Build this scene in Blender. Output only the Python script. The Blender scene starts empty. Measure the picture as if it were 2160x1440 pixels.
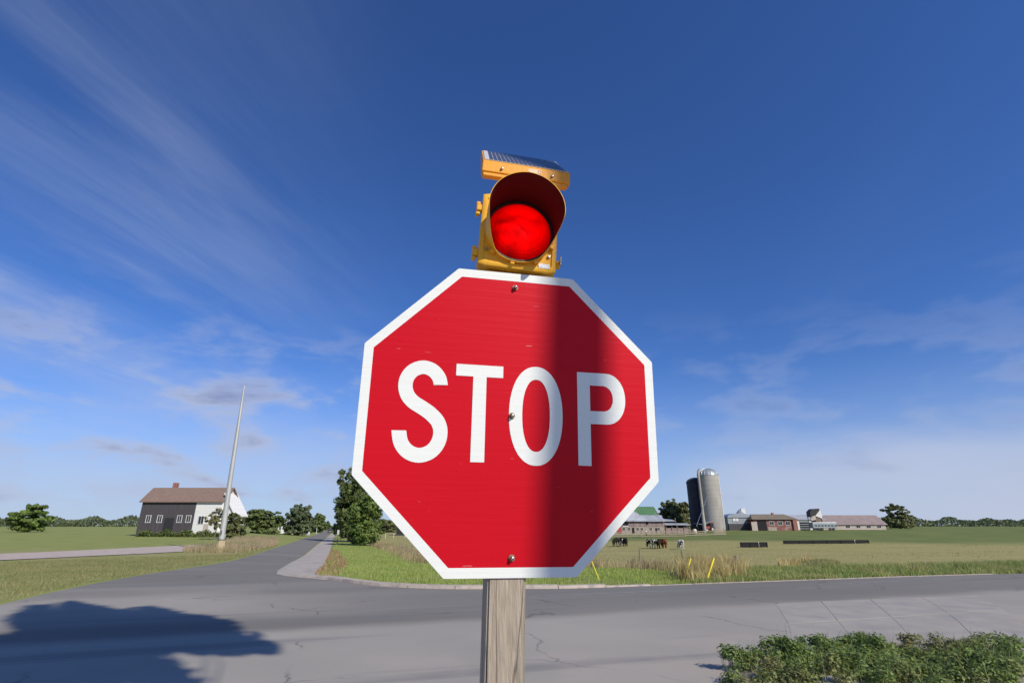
import bpy, bmesh, math, random
import numpy as np
from mathutils import Vector, Matrix, noise as mnoise
from mathutils.geometry import delaunay_2d_cdt
R = math.radians
random.seed(7); rng = np.random.default_rng(11)
scn = bpy.context.scene
C = scn.collection
# ------------------------------------------------------------------ camera, sky, sun, exposure
CAM_Z, PITCH, FPX = 2.4, R(19.56), 1092.0
cam_d = bpy.data.cameras.new('camera'); cam = bpy.data.objects.new('camera', cam_d); C.objects.link(cam)
cam.location = (0, 0, CAM_Z); cam.rotation_euler = (R(90)+PITCH, 0, 0)
cam_d.sensor_width = 36; cam_d.lens = FPX/2160*36; cam_d.clip_end = 9000; cam_d.clip_start = .05
scn.camera = cam
SUN = Vector((.545, -.590, .596)).normalized()
world = bpy.data.worlds.new('World'); scn.world = world; world.use_nodes = True
def build_world():
    nt = world.node_tree; N = nt.nodes; L = nt.links; N.clear()
    out = N.new('ShaderNodeOutputWorld'); bg = N.new('ShaderNodeBackground'); bg.inputs[1].default_value = .1
    sky = N.new('ShaderNodeTexSky'); sky.sky_type = 'NISHITA'; sky.sun_disc = False
    sky.sun_elevation = math.asin(SUN.z); sky.sun_rotation = math.atan2(SUN.x, SUN.y)
    sky.air_density = 1.0; sky.dust_density = .1; sky.ozone_density = 4.0; sky.altitude = 100
    tc = N.new('ShaderNodeTexCoord'); sep = N.new('ShaderNodeSeparateXYZ'); L.new(tc.outputs['Generated'], sep.inputs[0])
    def m(op, a, b=None, c=None, clamp=False):
        n = N.new('ShaderNodeMath'); n.operation = op; n.use_clamp = clamp
        for i, s in enumerate((a, b, c)):
            if s is None: continue
            if isinstance(s, (int, float)): n.inputs[i].default_value = s
            else: L.new(s, n.inputs[i])
        return n.outputs[0]
    def ramp(v, a, b, lo=0., hi=1.):
        n = N.new('ShaderNodeMapRange'); n.interpolation_type = 'SMOOTHSTEP'; L.new(v, n.inputs[0])
        for i, s in enumerate((a, b, lo, hi)): n.inputs[i+1].default_value = s
        return n.outputs[0]
    def mix(f, a, b):
        n = N.new('ShaderNodeMix'); n.data_type = 'RGBA'; L.new(f, n.inputs[0])
        for i, s in ((6, a), (7, b)):
            if isinstance(s, tuple): n.inputs[i].default_value = (*s, 1)
            else: L.new(s, n.inputs[i])
        return n.outputs[2]
    def noise(vec, scale, detail=4, rough=.5, dist=0.):
        n = N.new('ShaderNodeTexNoise'); L.new(vec, n.inputs[0]); n.inputs['Scale'].default_value = scale
        n.inputs['Detail'].default_value = detail; n.inputs['Roughness'].default_value = rough; n.inputs['Distortion'].default_value = dist
        return n.outputs[0]
    x, y, z = sep.outputs
    zz = m('ADD', m('MAXIMUM', z, 0.), .14)
    cmb = N.new('ShaderNodeCombineXYZ'); L.new(m('DIVIDE', x, zz), cmb.inputs[0]); L.new(m('DIVIDE', y, zz), cmb.inputs[1])
    # high cirrus: noise stretched along one wind direction on a flat layer
    rot = N.new('ShaderNodeMapping'); L.new(cmb.outputs[0], rot.inputs[0]); rot.inputs['Rotation'].default_value = (0, 0, R(15))
    mp = N.new('ShaderNodeMapping'); L.new(rot.outputs[0], mp.inputs[0]); mp.inputs['Rotation'].default_value = (0, 0, R(-24)); mp.inputs['Scale'].default_value = (1.25, .22, 1)
    c1 = ramp(noise(mp.outputs[0], 2.0, 9, .58, .3), .40, .80)
    big = ramp(noise(rot.outputs[0], .42, 2), .35, .72)
    west = ramp(x, -.62, .12, 1., .06)
    cir = m('MULTIPLY', m('MULTIPLY', c1, big), m('MULTIPLY', west, .5))
    # low flat clouds close to the horizon
    cm2 = N.new('ShaderNodeCombineXYZ'); az = m('ARCTAN2', x, y)
    L.new(m('MULTIPLY', m('SUBTRACT', az, .213), 3.2), cm2.inputs[0]); L.new(m('MULTIPLY', z, 8.5), cm2.inputs[1])
    n2 = noise(cm2.outputs[0], 1.9, 6, .52, .2)
    band = m('MULTIPLY', ramp(z, .0, .06), ramp(z, .17, .40, 1., 0.))
    veil = m('MULTIPLY', m('MULTIPLY', ramp(x, -.38, -.08, 1., 0.), ramp(z, .06, .34, .42, 0.)), ramp(noise(cm2.outputs[0], .75, 5), .36, .64))
    bank = m('MULTIPLY', m('MULTIPLY', ramp(x, .26, .42), ramp(m('ADD', z, m('MULTIPLY', m('SUBTRACT', noise(cm2.outputs[0], 1.0, 5), .5), .16)), .085, .14, 1., 0.)), .5)
    low = m('MULTIPLY', m('MULTIPLY', ramp(n2, .45, .64), band), m('MULTIPLY', ramp(x, -.40, .0, 1., .35), .8))
    haze = m('ADD', ramp(z, -.02, .30, .60, 0.), m('MULTIPLY', ramp(z, .03, .20, .30, 0.), m('MULTIPLY', ramp(x, .18, .40), ramp(noise(cm2.outputs[0], .8, 4), .35, .6))), None, True)
    g = N.new('ShaderNodeGamma'); L.new(sky.outputs[0], g.inputs[0]); g.inputs[1].default_value = 1.0
    tint = N.new('ShaderNodeMix'); tint.data_type = 'RGBA'; tint.blend_type = 'MULTIPLY'; tint.inputs[0].default_value = 1.0
    L.new(g.outputs[0], tint.inputs[6]); tint.inputs[7].default_value = (.49, .76, 1.24, 1)
    col = mix(haze, tint.outputs[2], (4.6, 5.4, 7.3))
    col = mix(cir, col, (5.0, 5.6, 7.4))
    shade = mix(ramp(n2, .56, .74), (4.6, 5.1, 6.8), (2.5, 2.8, 4.4))
    col = mix(veil, col, (4.9, 5.4, 7.0))
    col = mix(bank, col, (5.6, 6.0, 7.4))
    col = mix(low, col, shade)
    L.new(col, bg.inputs[0]); L.new(bg.outputs[0], out.inputs[0])
build_world()
sun_d = bpy.data.lights.new('sun', 'SUN'); sun = bpy.data.objects.new('sun', sun_d); C.objects.link(sun)
sun_d.energy = 4.5; sun_d.angle = R(.53); sun_d.color = (1, .93, .81)
sun.rotation_euler = SUN.to_track_quat('Z', 'Y').to_euler(); sun.location = SUN*50
vs = scn.view_settings; vs.view_transform = 'Standard'; vs.look = 'None'; vs.exposure = 0; vs.gamma = 1; vs.use_curve_mapping = False
scn.render.film_transparent = False
scn.cycles.max_bounces = 6; scn.cycles.use_denoising = True; scn.cycles.transparent_max_bounces = 8

# ------------------------------------------------------------------ pixel rays and terrain
def ray(px, py):
    u, v = (px-1080)/FPX, (720-py)/FPX
    cp, sp = math.cos(PITCH), math.sin(PITCH)
    d = (u, cp - sp*v, sp + cp*v)
    return d[0]/d[1], d[2]/d[1]
def at(px, py, Y):
    a, s = ray(px, py); return Vector((a*Y, Y, CAM_Z+s*Y))
PROF = [  # azimuth (x / y), then distance and height pairs
    (-.75, [(0,0),(26,0),(56,-.2),(80,.1),(110,.6),(300,1.1),(700,1.6),(4000,1.9)]),
    (-.50, [(0,0),(26,0),(56,-.25),(80,.0),(110,.45),(300,.9),(700,1.5),(4000,1.9)]),
    (-.33, [(0,0),(30,0),(63,-.65),(100,-.9),(185,-.85),(300,-.3),(600,.7),(4000,1.9)]),
    (-.15, [(0,0),(22,0),(30,-.12),(42,-.5),(60,-.85),(90,-1.2),(140,-1.3),(185,-.8),(300,.3),(700,1.3),(4000,1.9)]),
    (.10,  [(0,0),(22,0),(30,-.1),(42,-.5),(60,-.85),(90,-1.25),(140,-1.2),(178,-.5),(300,.4),(700,1.3),(4000,1.9)]),
    (.27,  [(0,0),(24,0),(32,-.15),(42,-.5),(60,-.85),(90,-1.2),(140,-1.1),(175,-.4),(200,.5),(300,1.0),(700,1.5),(4000,1.9)]),
    (.38,  [(0,0),(26,0),(34,-.2),(42,-.5),(60,-.8),(90,-1.2),(140,-.8),(165,-.1),(185,.9),(300,1.3),(700,1.6),(4000,1.9)]),
    (.75,  [(0,0),(28,0),(36,-.2),(60,-.7),(90,-1.1),(140,-.5),(165,.2),(185,.95),(300,1.3),(700,1.6),(4000,1.9)]),
]
_AZ = np.array([p[0] for p in PROF])
_T = np.geomspace(4, 4200, 240)
_PR = []
for _, pr in PROF:
    xs = np.log([max(p[0], 1) for p in pr]); ys = [p[1] for p in pr]
    z = np.interp(np.log(_T), xs, ys)
    k = np.array([1, 2, 3, 4, 3, 2, 1.]); k /= k.sum()
    z = np.convolve(np.pad(z, 3, 'edge'), k, 'valid'); _PR.append(z)
_PR = np.array(_PR)
def T(x, y):
    x = np.asarray(x, float); y = np.asarray(y, float)
    Y = np.clip(np.maximum(y, 4), 4, 4100); a = np.clip(x/Y, _AZ[0], _AZ[-1])
    i = np.clip(np.searchsorted(_AZ, a)-1, 0, len(_AZ)-2)
    f = (a-_AZ[i])/(_AZ[i+1]-_AZ[i]); f = f*f*(3-2*f)
    t = (np.log(Y)-math.log(4))/(math.log(4200)-math.log(4))*239
    j = np.clip(t.astype(int), 0, 238); g = t-j
    def s(ii): return _PR[ii, j]*(1-g)+_PR[ii, j+1]*g
    return s(i)*(1-f)+s(i+1)*f
def Tz(x, y): return float(T(np.array([x]), np.array([y]))[0])
def gnd(px, py):
    a, s = ray(px, py); Ys = np.geomspace(4, 3500, 3000)
    d = CAM_Z+s*Ys - T(a*Ys, Ys)
    k = np.argmax(d < 0) if (d < 0).any() else len(Ys)-1
    Y = Ys[k]; return Vector((a*Y, Y, Tz(a*Y, Y)))
TH = R(17.6); UX, UY = math.cos(TH), math.sin(TH)
def uv(x, y): return x*UX+y*UY, -x*UY+y*UX
def xy(u, v): return u*UX-v*UY, u*UY+v*UX

# ------------------------------------------------------------------ helpers
def tag(o, label=None, cat=None, group=None, kind=None):
    if label: o['label'] = label
    if cat: o['category'] = cat
    if group: o['group'] = group
    if kind: o['kind'] = kind
    return o
def empty(name, loc=(0, 0, 0), rz=0, rot=None):
    o = bpy.data.objects.new(name, None); C.objects.link(o); o.location = loc
    o.rotation_euler = rot if rot is not None else (0, 0, rz); o.empty_display_size = .1
    return o
def link_mesh(name, me, mat=None, parent=None):
    o = bpy.data.objects.new(name, me); C.objects.link(o)
    if mat is not None and not me.materials: me.materials.append(mat)
    if parent is not None: o.parent = parent
    return o
def np_mesh(name, V, F, smooth=False):
    me = bpy.data.meshes.new(name); V = np.asarray(V, np.float32); F = np.asarray(F, np.int32); k = F.shape[1]
    me.vertices.add(len(V)); me.vertices.foreach_set('co', V.ravel())
    me.loops.add(F.size); me.loops.foreach_set('vertex_index', F.ravel())
    me.polygons.add(len(F)); me.polygons.foreach_set('loop_start', np.arange(0, F.size, k, dtype=np.int32))
    me.polygons.foreach_set('loop_total', np.full(len(F), k, np.int32))
    if smooth: me.polygons.foreach_set('use_smooth', np.ones(len(F), bool))
    me.update(calc_edges=True); return me
class MB:
    def __init__(s): s.v = []; s.f = []
    def add(s, vs, fs):
        b = len(s.v); s.v += [tuple(p) for p in vs]; s.f += [tuple(i+b for i in f) for f in fs]; return s
    def box(s, c, d, M=None):
        x, y, z = (q/2 for q in d); P = [Vector((sx*x, sy*y, sz*z)) for sz in (-1, 1) for sy in (-1, 1) for sx in (-1, 1)]
        if M is not None: P = [M@p for p in P]
        P = [p+Vector(c) for p in P]
        return s.add(P, [(0, 2, 3, 1), (4, 5, 7, 6), (0, 1, 5, 4), (2, 6, 7, 3), (0, 4, 6, 2), (1, 3, 7, 5)])
    def tube(s, pts, rad, n=8, cap=True):
        pts = [Vector(p) for p in pts]
        if not isinstance(rad, (list, tuple)): rad = [rad]*len(pts)
        P = []; ref = None
        for i, p in enumerate(pts):
            d = (pts[min(i+1, len(pts)-1)]-pts[max(i-1, 0)]).normalized()
            if ref is None: ref = d.orthogonal().normalized()
            a = (ref-d*ref.dot(d)).normalized(); b = d.cross(a); ref = a
            P += [p+(a*math.cos(t)+b*math.sin(t))*rad[i] for t in (2*math.pi*k/n for k in range(n))]
        F = []
        for i in range(len(pts)-1):
            for k in range(n): F.append((i*n+k, i*n+(k+1) % n, (i+1)*n+(k+1) % n, (i+1)*n+k))
        if cap: F += [tuple(range(n-1, -1, -1)), tuple((len(pts)-1)*n+k for k in range(n))]
        return s.add(P, F)
    def lathe(s, prof, n=24, c=(0, 0, 0), M=None, cap=False):
        P = []
        for r, z in prof:
            for k in range(n):
                t = 2*math.pi*k/n; p = Vector((r*math.cos(t), r*math.sin(t), z)); P.append((M@p if M is not None else p)+Vector(c))
        F = [(i*n+k, i*n+(k+1) % n, (i+1)*n+(k+1) % n, (i+1)*n+k) for i in range(len(prof)-1) for k in range(n)]
        if cap: F += [tuple(range(n-1, -1, -1)), tuple((len(prof)-1)*n+k for k in range(n))]
        return s.add(P, F)
    def extr(s, poly, fn, a, b):
        """poly: 2D outline; fn(p, q, t) gives the 3D point; extruded from t = a to t = b"""
        n = len(poly); P = [fn(p[0], p[1], a) for p in poly]+[fn(p[0], p[1], b) for p in poly]
        return s.add(P, [tuple(range(n-1, -1, -1)), tuple(range(n, 2*n))]+[(i, (i+1) % n, (i+1) % n+n, i+n) for i in range(n)])
    def build(s, name, mat, parent=None, smooth=False, bevel=0, seg=2):
        me = bpy.data.meshes.new(name); me.from_pydata(s.v, [], s.f)
        bm = bmesh.new(); bm.from_mesh(me); bmesh.ops.recalc_face_normals(bm, faces=bm.faces)
        if bevel: bmesh.ops.bevel(bm, geom=[e for e in bm.edges if len(e.link_faces) == 2 and e.calc_face_angle(0) > .5], offset=bevel, segments=seg, affect='EDGES', profile=.5)
        bm.to_mesh(me); bm.free()
        if smooth:
            me.polygons.foreach_set('use_smooth', [True]*len(me.polygons))
            try: me.set_sharp_from_angle(angle=R(38))
            except Exception: pass
        return link_mesh(name, me, mat, parent)
def srgb(r, g, b): return tuple((c/255/12.92 if c/255 <= .04045 else ((c/255+.055)/1.055)**2.4) for c in (r, g, b))
def pm(name, c1, c2=None, scale=3., rough=.7, bump=0., bscale=40., metal=0., detail=5, stretch=(1, 1, 1), spec=.5, emis=None, estr=0, c3=None, s3=1., coord='Object', lo=.35, hi=.65, trans=0, isl=0):
    m = bpy.data.materials.new(name); m.use_nodes = True; nt = m.node_tree; N = nt.nodes; L = nt.links
    b = N['Principled BSDF']; b.inputs['Roughness'].default_value = rough; b.inputs['Metallic'].default_value = metal; b.inputs['Specular IOR Level'].default_value = spec
    b.inputs['Base Color'].default_value = (*c1, 1)
    tc = N.new('ShaderNodeTexCoord'); mp = N.new('ShaderNodeMapping'); mp.inputs['Scale'].default_value = stretch; L.new(tc.outputs[coord], mp.inputs[0])
    m['_mp'] = mp.name
    def nz(sc, de): 
        n = N.new('ShaderNodeTexNoise'); n.inputs['Scale'].default_value = sc; n.inputs['Detail'].default_value = de; L.new(mp.outputs[0], n.inputs[0]); return n.outputs[0]
    def rp(v, a, c):
        r = N.new('ShaderNodeMapRange'); r.inputs[1].default_value = a; r.inputs[2].default_value = c; L.new(v, r.inputs[0]); return r.outputs[0]
    def mx(f, a, c):
        x = N.new('ShaderNodeMix'); x.data_type = 'RGBA'; L.new(f, x.inputs[0])
        for i, q in ((6, a), (7, c)):
            if isinstance(q, tuple): x.inputs[i].default_value = (*q, 1)
            else: L.new(q, x.inputs[i])
        return x.outputs[2]
    col = None
    if c2 is not None: col = mx(rp(nz(scale, detail), lo, hi), c1, c2)
    if c3 is not None: col = mx(rp(nz(s3, 6), .48, .72), col if col else c1, c3)
    if isl:
        ge = N.new('ShaderNodeNewGeometry'); hv = N.new('ShaderNodeHueSaturation'); L.new(rp(ge.outputs['Random Per Island'], 0, 1), hv.inputs['Value'])
        hv.inputs['Value'].default_value = 1; r = N.new('ShaderNodeMapRange'); L.new(ge.outputs['Random Per Island'], r.inputs[0]); r.inputs[3].default_value = 1-isl; r.inputs[4].default_value = 1+isl
        L.new(r.outputs[0], hv.inputs['Value'])
        if col: L.new(col, hv.inputs['Color'])
        else: hv.inputs['Color'].default_value = (*c1, 1)
        col = hv.outputs[0]
    if col: L.new(col, b.inputs['Base Color'])
    if bump:
        bn = N.new('ShaderNodeBump'); bn.inputs['Strength'].default_value = bump; bn.inputs['Distance'].default_value = .02; L.new(nz(bscale, 4), bn.inputs['Height']); L.new(bn.outputs[0], b.inputs['Normal'])
    if emis: b.inputs['Emission Color'].default_value = (*emis, 1); b.inputs['Emission Strength'].default_value = estr
    if trans:
        tr = N.new('ShaderNodeBsdfTranslucent'); ms = N.new('ShaderNodeMixShader'); ms.inputs[0].default_value = trans
        if col: L.new(col, tr.inputs[0])
        else: tr.inputs[0].default_value = (*c1, 1)
        L.new(b.outputs[0], ms.inputs[1]); L.new(tr.outputs[0], ms.inputs[2]); L.new(ms.outputs[0], N['Material Output'].inputs[0])
    return m

# ------------------------------------------------------------------ materials
M = {}
M['steel'] = pm('steel', (.45, .44, .42), (.3, .29, .27), 6, .35, metal=.9)
M['dark'] = pm('dark_opening', (.012, .012, .013), rough=.9)
M['wood_grey'] = pm('grey_wood', (.20, .175, .14), (.30, .265, .215), 3, .85, .3, 30, stretch=(1, 1, .08))
M['white_paint'] = pm('white_paint', (.74, .73, .70), (.66, .65, .62), 1.2, .6)
M['black_paint'] = pm('black_paint', (.02, .02, .022), (.035, .033, .03), 3, .6)
M['glass'] = pm('window_glass', (.03, .035, .045), rough=.1)
M['yellow_plastic'] = pm('yellow_plastic', (.92, .74, .03), (.85, .65, .03), 4, .5)

# ------------------------------------------------------------------ ground
PR_R = [(1010,1242),(955,1242),(900,1241),(850,1239),(800,1236),(745,1230),(690,1222),(640,1217.5),(604,1214),(585,1209),(588,1202),(612,1187),(640,1170),(668,1147),(690,1130),(699,1120),(702.5,1113.5)]
PR_L = [(698,1112.8),(688,1118),(650,1132),(615,1144),(580,1155),(540,1168),(500,1180),(445,1190.5),(386,1199),(300,1212),(200,1230),(100,1251),(0,1275)]
right_edge = [gnd(*p).to_2d() for p in PR_R]; left_edge = [gnd(*p).to_2d() for p in PR_L]
V_FAR = uv(*right_edge[0])[1]
def crossP(u, v): return Vector(xy(u, v))
road_poly = [crossP(220, 21.2), crossP(60, 21.2), crossP(26, 21.2), crossP(14, 21.3), crossP(9, 21.5)] + right_edge + left_edge + [crossP(-40, 21.2), crossP(-150, 21.2), crossP(-150, -14), crossP(220, -14)]
def smooth_poly(P, it=1):
    for _ in range(it):
        Q = []
        for i in range(len(P)):
            a, b = P[i], P[(i+1) % len(P)]; Q += [a*.75+b*.25, a*.25+b*.75]
        P = Q
    return P
road_s = road_poly[:5]+[p for p in road_poly[5:-4]]+road_poly[-4:]
def inside(P, x, y):
    x = np.asarray(x); y = np.asarray(y); r = np.zeros(x.shape, bool); n = len(P)
    for i in range(n):
        x0, y0 = P[i][0], P[i][1]; x1, y1 = P[(i+1) % n][0], P[(i+1) % n][1]
        c = ((y0 > y) != (y1 > y)); 
        with np.errstate(divide='ignore', invalid='ignore'): r ^= c & (x < (x1-x0)*(y-y0)/(y1-y0+1e-12)+x0)
    return r
def resample(P, step_near=.8):
    Q = []
    for i in range(len(P)):
        a, b = P[i], P[(i+1) % len(P)]; d = (b-a).length; st = max(step_near, .06*min(a.length, b.length)); n = max(1, int(d/st))
        Q += [a.lerp(b, k/n) for k in range(n)]
    return Q
def sheet(name, P, dz, mat, step=2.0, kind='structure'):
    B = resample(P); pts = list(B); n = len(B)
    bb = np.array([[p.x, p.y] for p in B]); lo, hi = bb.min(0), bb.max(0)
    rr = [4.0]
    while rr[-1] < 2500: rr.append(rr[-1]*1.07)
    cand = []
    for r_ in rr:
        if r_ > np.abs(bb).max()*1.5: break
        t = np.linspace(-math.pi, math.pi, 110, endpoint=False); cand.append(np.stack([r_*np.sin(t), r_*np.cos(t)], 1))
    cand = np.concatenate(cand); cand = cand[inside(B, cand[:, 0], cand[:, 1])]
    BB = bb
    keep = [p for p in cand if np.min((BB[:, 0]-p[0])**2+(BB[:, 1]-p[1])**2) > (.02*np.hypot(*p))**2]
    pts += [Vector(p) for p in keep]
    v, e, f, *_ = delaunay_2d_cdt([Vector((p[0], p[1])) for p in pts], [], [list(range(n))], 1, 1e-4)
    X = np.array([q.x for q in v]); Yy = np.array([q.y for q in v]); Z = T(X, Yy)+dz
    me = bpy.data.meshes.new(name); me.from_pydata(np.stack([X, Yy, Z], 1).tolist(), [], [list(t) for t in f])
    bm = bmesh.new(); bm.from_mesh(me); bmesh.ops.recalc_face_normals(bm, faces=bm.faces)
    for fc in bm.faces:
        if fc.normal.z < 0: fc.normal_flip()
        fc.smooth = True
    bm.to_mesh(me); bm.free()
    o = link_mesh(name, me, mat); o['kind'] = kind; return o

TALL = [(790,1150),(838,1165),(890,1186),(1000,1193),(1100,1195),(1200,1196),(1300,1198),(1380,1202),(1440,1207),(1500,1213),(1560,1213)]
tall_line = [gnd(*p).to_2d() for p in TALL]
def line_dist(P, x, y):
    """signed-ish distance to polyline: negative on the near side (smaller y)"""
    d = np.full(x.shape, 1e9); sg = np.ones(x.shape)
    for a, b in zip(P[:-1], P[1:]):
        ab = b-a; L2 = ab.length_squared; t = np.clip(((x-a.x)*ab.x+(y-a.y)*ab.y)/L2, 0, 1)
        dx = x-(a.x+t*ab.x); dy = y-(a.y+t*ab.y); dd = np.hypot(dx, dy); s = np.sign(ab.x*dy-ab.y*dx)
        k = dd < d; d = np.where(k, dd, d); sg = np.where(k, s, sg)
    return d*sg
FENCE_LINE = tall_line+[Vector(xy(26, 25.5)), Vector(xy(60, 27)), Vector(xy(300, 60))]
FENCE_LINE = [tall_line[0]+(tall_line[0]-tall_line[1])*6]+FENCE_LINE
def build_ground():
    rr = [0.0, 3.0, 5.0, 7.0]
    while rr[-1] < 4000: rr.append(rr[-1]+max(.55, rr[-1]*.028))
    ta = np.unique(np.concatenate([np.linspace(-R(56), R(56), 240), np.linspace(R(56), 2*math.pi-R(56), 60)]))[:-1]
    nT = len(ta); V = [(0, 0, -.05)]; 
    RR, TT = np.meshgrid(rr[1:], ta, indexing='ij'); X = RR*np.sin(TT); Y = RR*np.cos(TT); Z = T(X, Y)
    inr = inside(road_s, X, Y)
    # lower the soil a little under the paved area (well inside its edge only)
    ci = inr.copy()
    for dx, dy in ((.5, 0), (-.5, 0), (0, .5), (0, -.5)): ci &= inside(road_s, X+dx, Y+dy)
    Z = np.where(ci, Z-.12, Z-.03)
    V = np.concatenate([np.array([[0, 0, -.12]]), np.stack([X, Y, Z], -1).reshape(-1, 3)])
    nR = len(rr)-1; F = []
    idx = 1+np.arange(nR*nT).reshape(nR, nT)
    q = np.stack([idx[:-1], idx[1:], np.roll(idx[1:], -1, 1), np.roll(idx[:-1], -1, 1)], -1).reshape(-1, 4)
    tri = [(0, int(idx[0][k]), int(idx[0][(k+1) % nT])) for k in range(nT)]
    me = bpy.data.meshes.new('ground'); me.from_pydata(V.tolist(), [], q.tolist()+tri)
    bm = bmesh.new(); bm.from_mesh(me)
    for f in bm.faces:
        f.smooth = True
        if f.normal.z < 0: f.normal_flip()
    bm.to_mesh(me); bm.free()
    x, y = V[:, 0], V[:, 1]
    fd = line_dist(FENCE_LINE, x, y); u, v = uv(x, y)
    field = np.clip((fd+1.0)/3.0, 0, 1)*(u > -2)
    a = x/np.maximum(y, 1)
    green = np.clip((y-112-15*np.sin(x*.05))/18, 0, 1)*np.clip((a+.02)/.05, 0, 1)
    left = (u < -5)*np.clip((y-38)/10, 0, 1)
    dry = np.clip(1-np.abs(y-52)/14, 0, 1)*(u < -9)
    for nm, arr in (('field', field), ('far_green', green), ('dry', dry)):
        at_ = me.attributes.new(nm, 'FLOAT', 'POINT'); at_.data.foreach_set('value', arr.astype(np.float32))
    m = bpy.data.materials.new('ground_soil_and_grass'); m.use_nodes = True; nt = m.node_tree; N = nt.nodes; L = nt.links; b = N['Principled BSDF']
    b.inputs['Roughness'].default_value = .95; b.inputs['Specular IOR Level'].default_value = .1
    tc = N.new('ShaderNodeTexCoord')
    def nz(sc, de=5, st=(1, 1, 1)):
        mp = N.new('ShaderNodeMapping'); mp.inputs['Scale'].default_value = st; L.new(tc.outputs['Object'], mp.inputs[0])
        n = N.new('ShaderNodeTexNoise'); n.inputs['Scale'].default_value = sc; n.inputs['Detail'].default_value = de; L.new(mp.outputs[0], n.inputs[0]); return n.outputs[0]
    def rp(s, a, c):
        r = N.new('ShaderNodeMapRange'); r.inputs[1].default_value = a; r.inputs[2].default_value = c; L.new(s, r.inputs[0]); return r.outputs[0]
    def mx(f, a, c):
        q = N.new('ShaderNodeMix'); q.data_type = 'RGBA'; L.new(f, q.inputs[0])
        for i, s in ((6, a), (7, c)):
            if isinstance(s, tuple): q.inputs[i].default_value = (*s, 1)
            else: L.new(s, q.inputs[i])
        return q.outputs[2]
    def attr(n):
        q = N.new('ShaderNodeAttribute'); q.attribute_name = n; return q.outputs['Fac']
    def mul(a, c):
        q = N.new('ShaderNodeMath'); q.operation = 'MULTIPLY'; L.new(a, q.inputs[0]); L.new(c, q.inputs[1]); return q.outputs[0]
    lawn = mx(rp(nz(.35), .35, .65), (.20, .255, .06), (.275, .31, .095))
    lawn = mx(rp(nz(9, 4), .40, .72), lawn, (.27, .26, .11))
    fld = mx(rp(nz(.09, 6, (1, 2.2, 1)), .36, .64), (.335, .295, .125), (.285, .27, .10))
    fld = mx(rp(nz(.9, 5, (1, 2.5, 1)), .5, .72), fld, (.38, .325, .155))
    grn = mx(rp(nz(.12, 5), .35, .65), (.125, .165, .05), (.18, .20, .07))
    fld = mx(attr('far_green'), fld, grn)
    col = mx(attr('field'), lawn, fld)
    col = mx(mul(attr('dry'), rp(nz(.25, 5), .38, .6)), col, (.36, .285, .17))
    L.new(col, b.inputs['Base Color'])
    bn = N.new('ShaderNodeBump'); bn.inputs['Strength'].default_value = .6; bn.inputs['Distance'].default_value = .08; L.new(nz(7, 6), bn.inputs['Height']); L.new(bn.outputs[0], b.inputs['Normal'])
    o = link_mesh('ground', me, m); o['kind'] = 'structure'; return o
build_ground()

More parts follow.
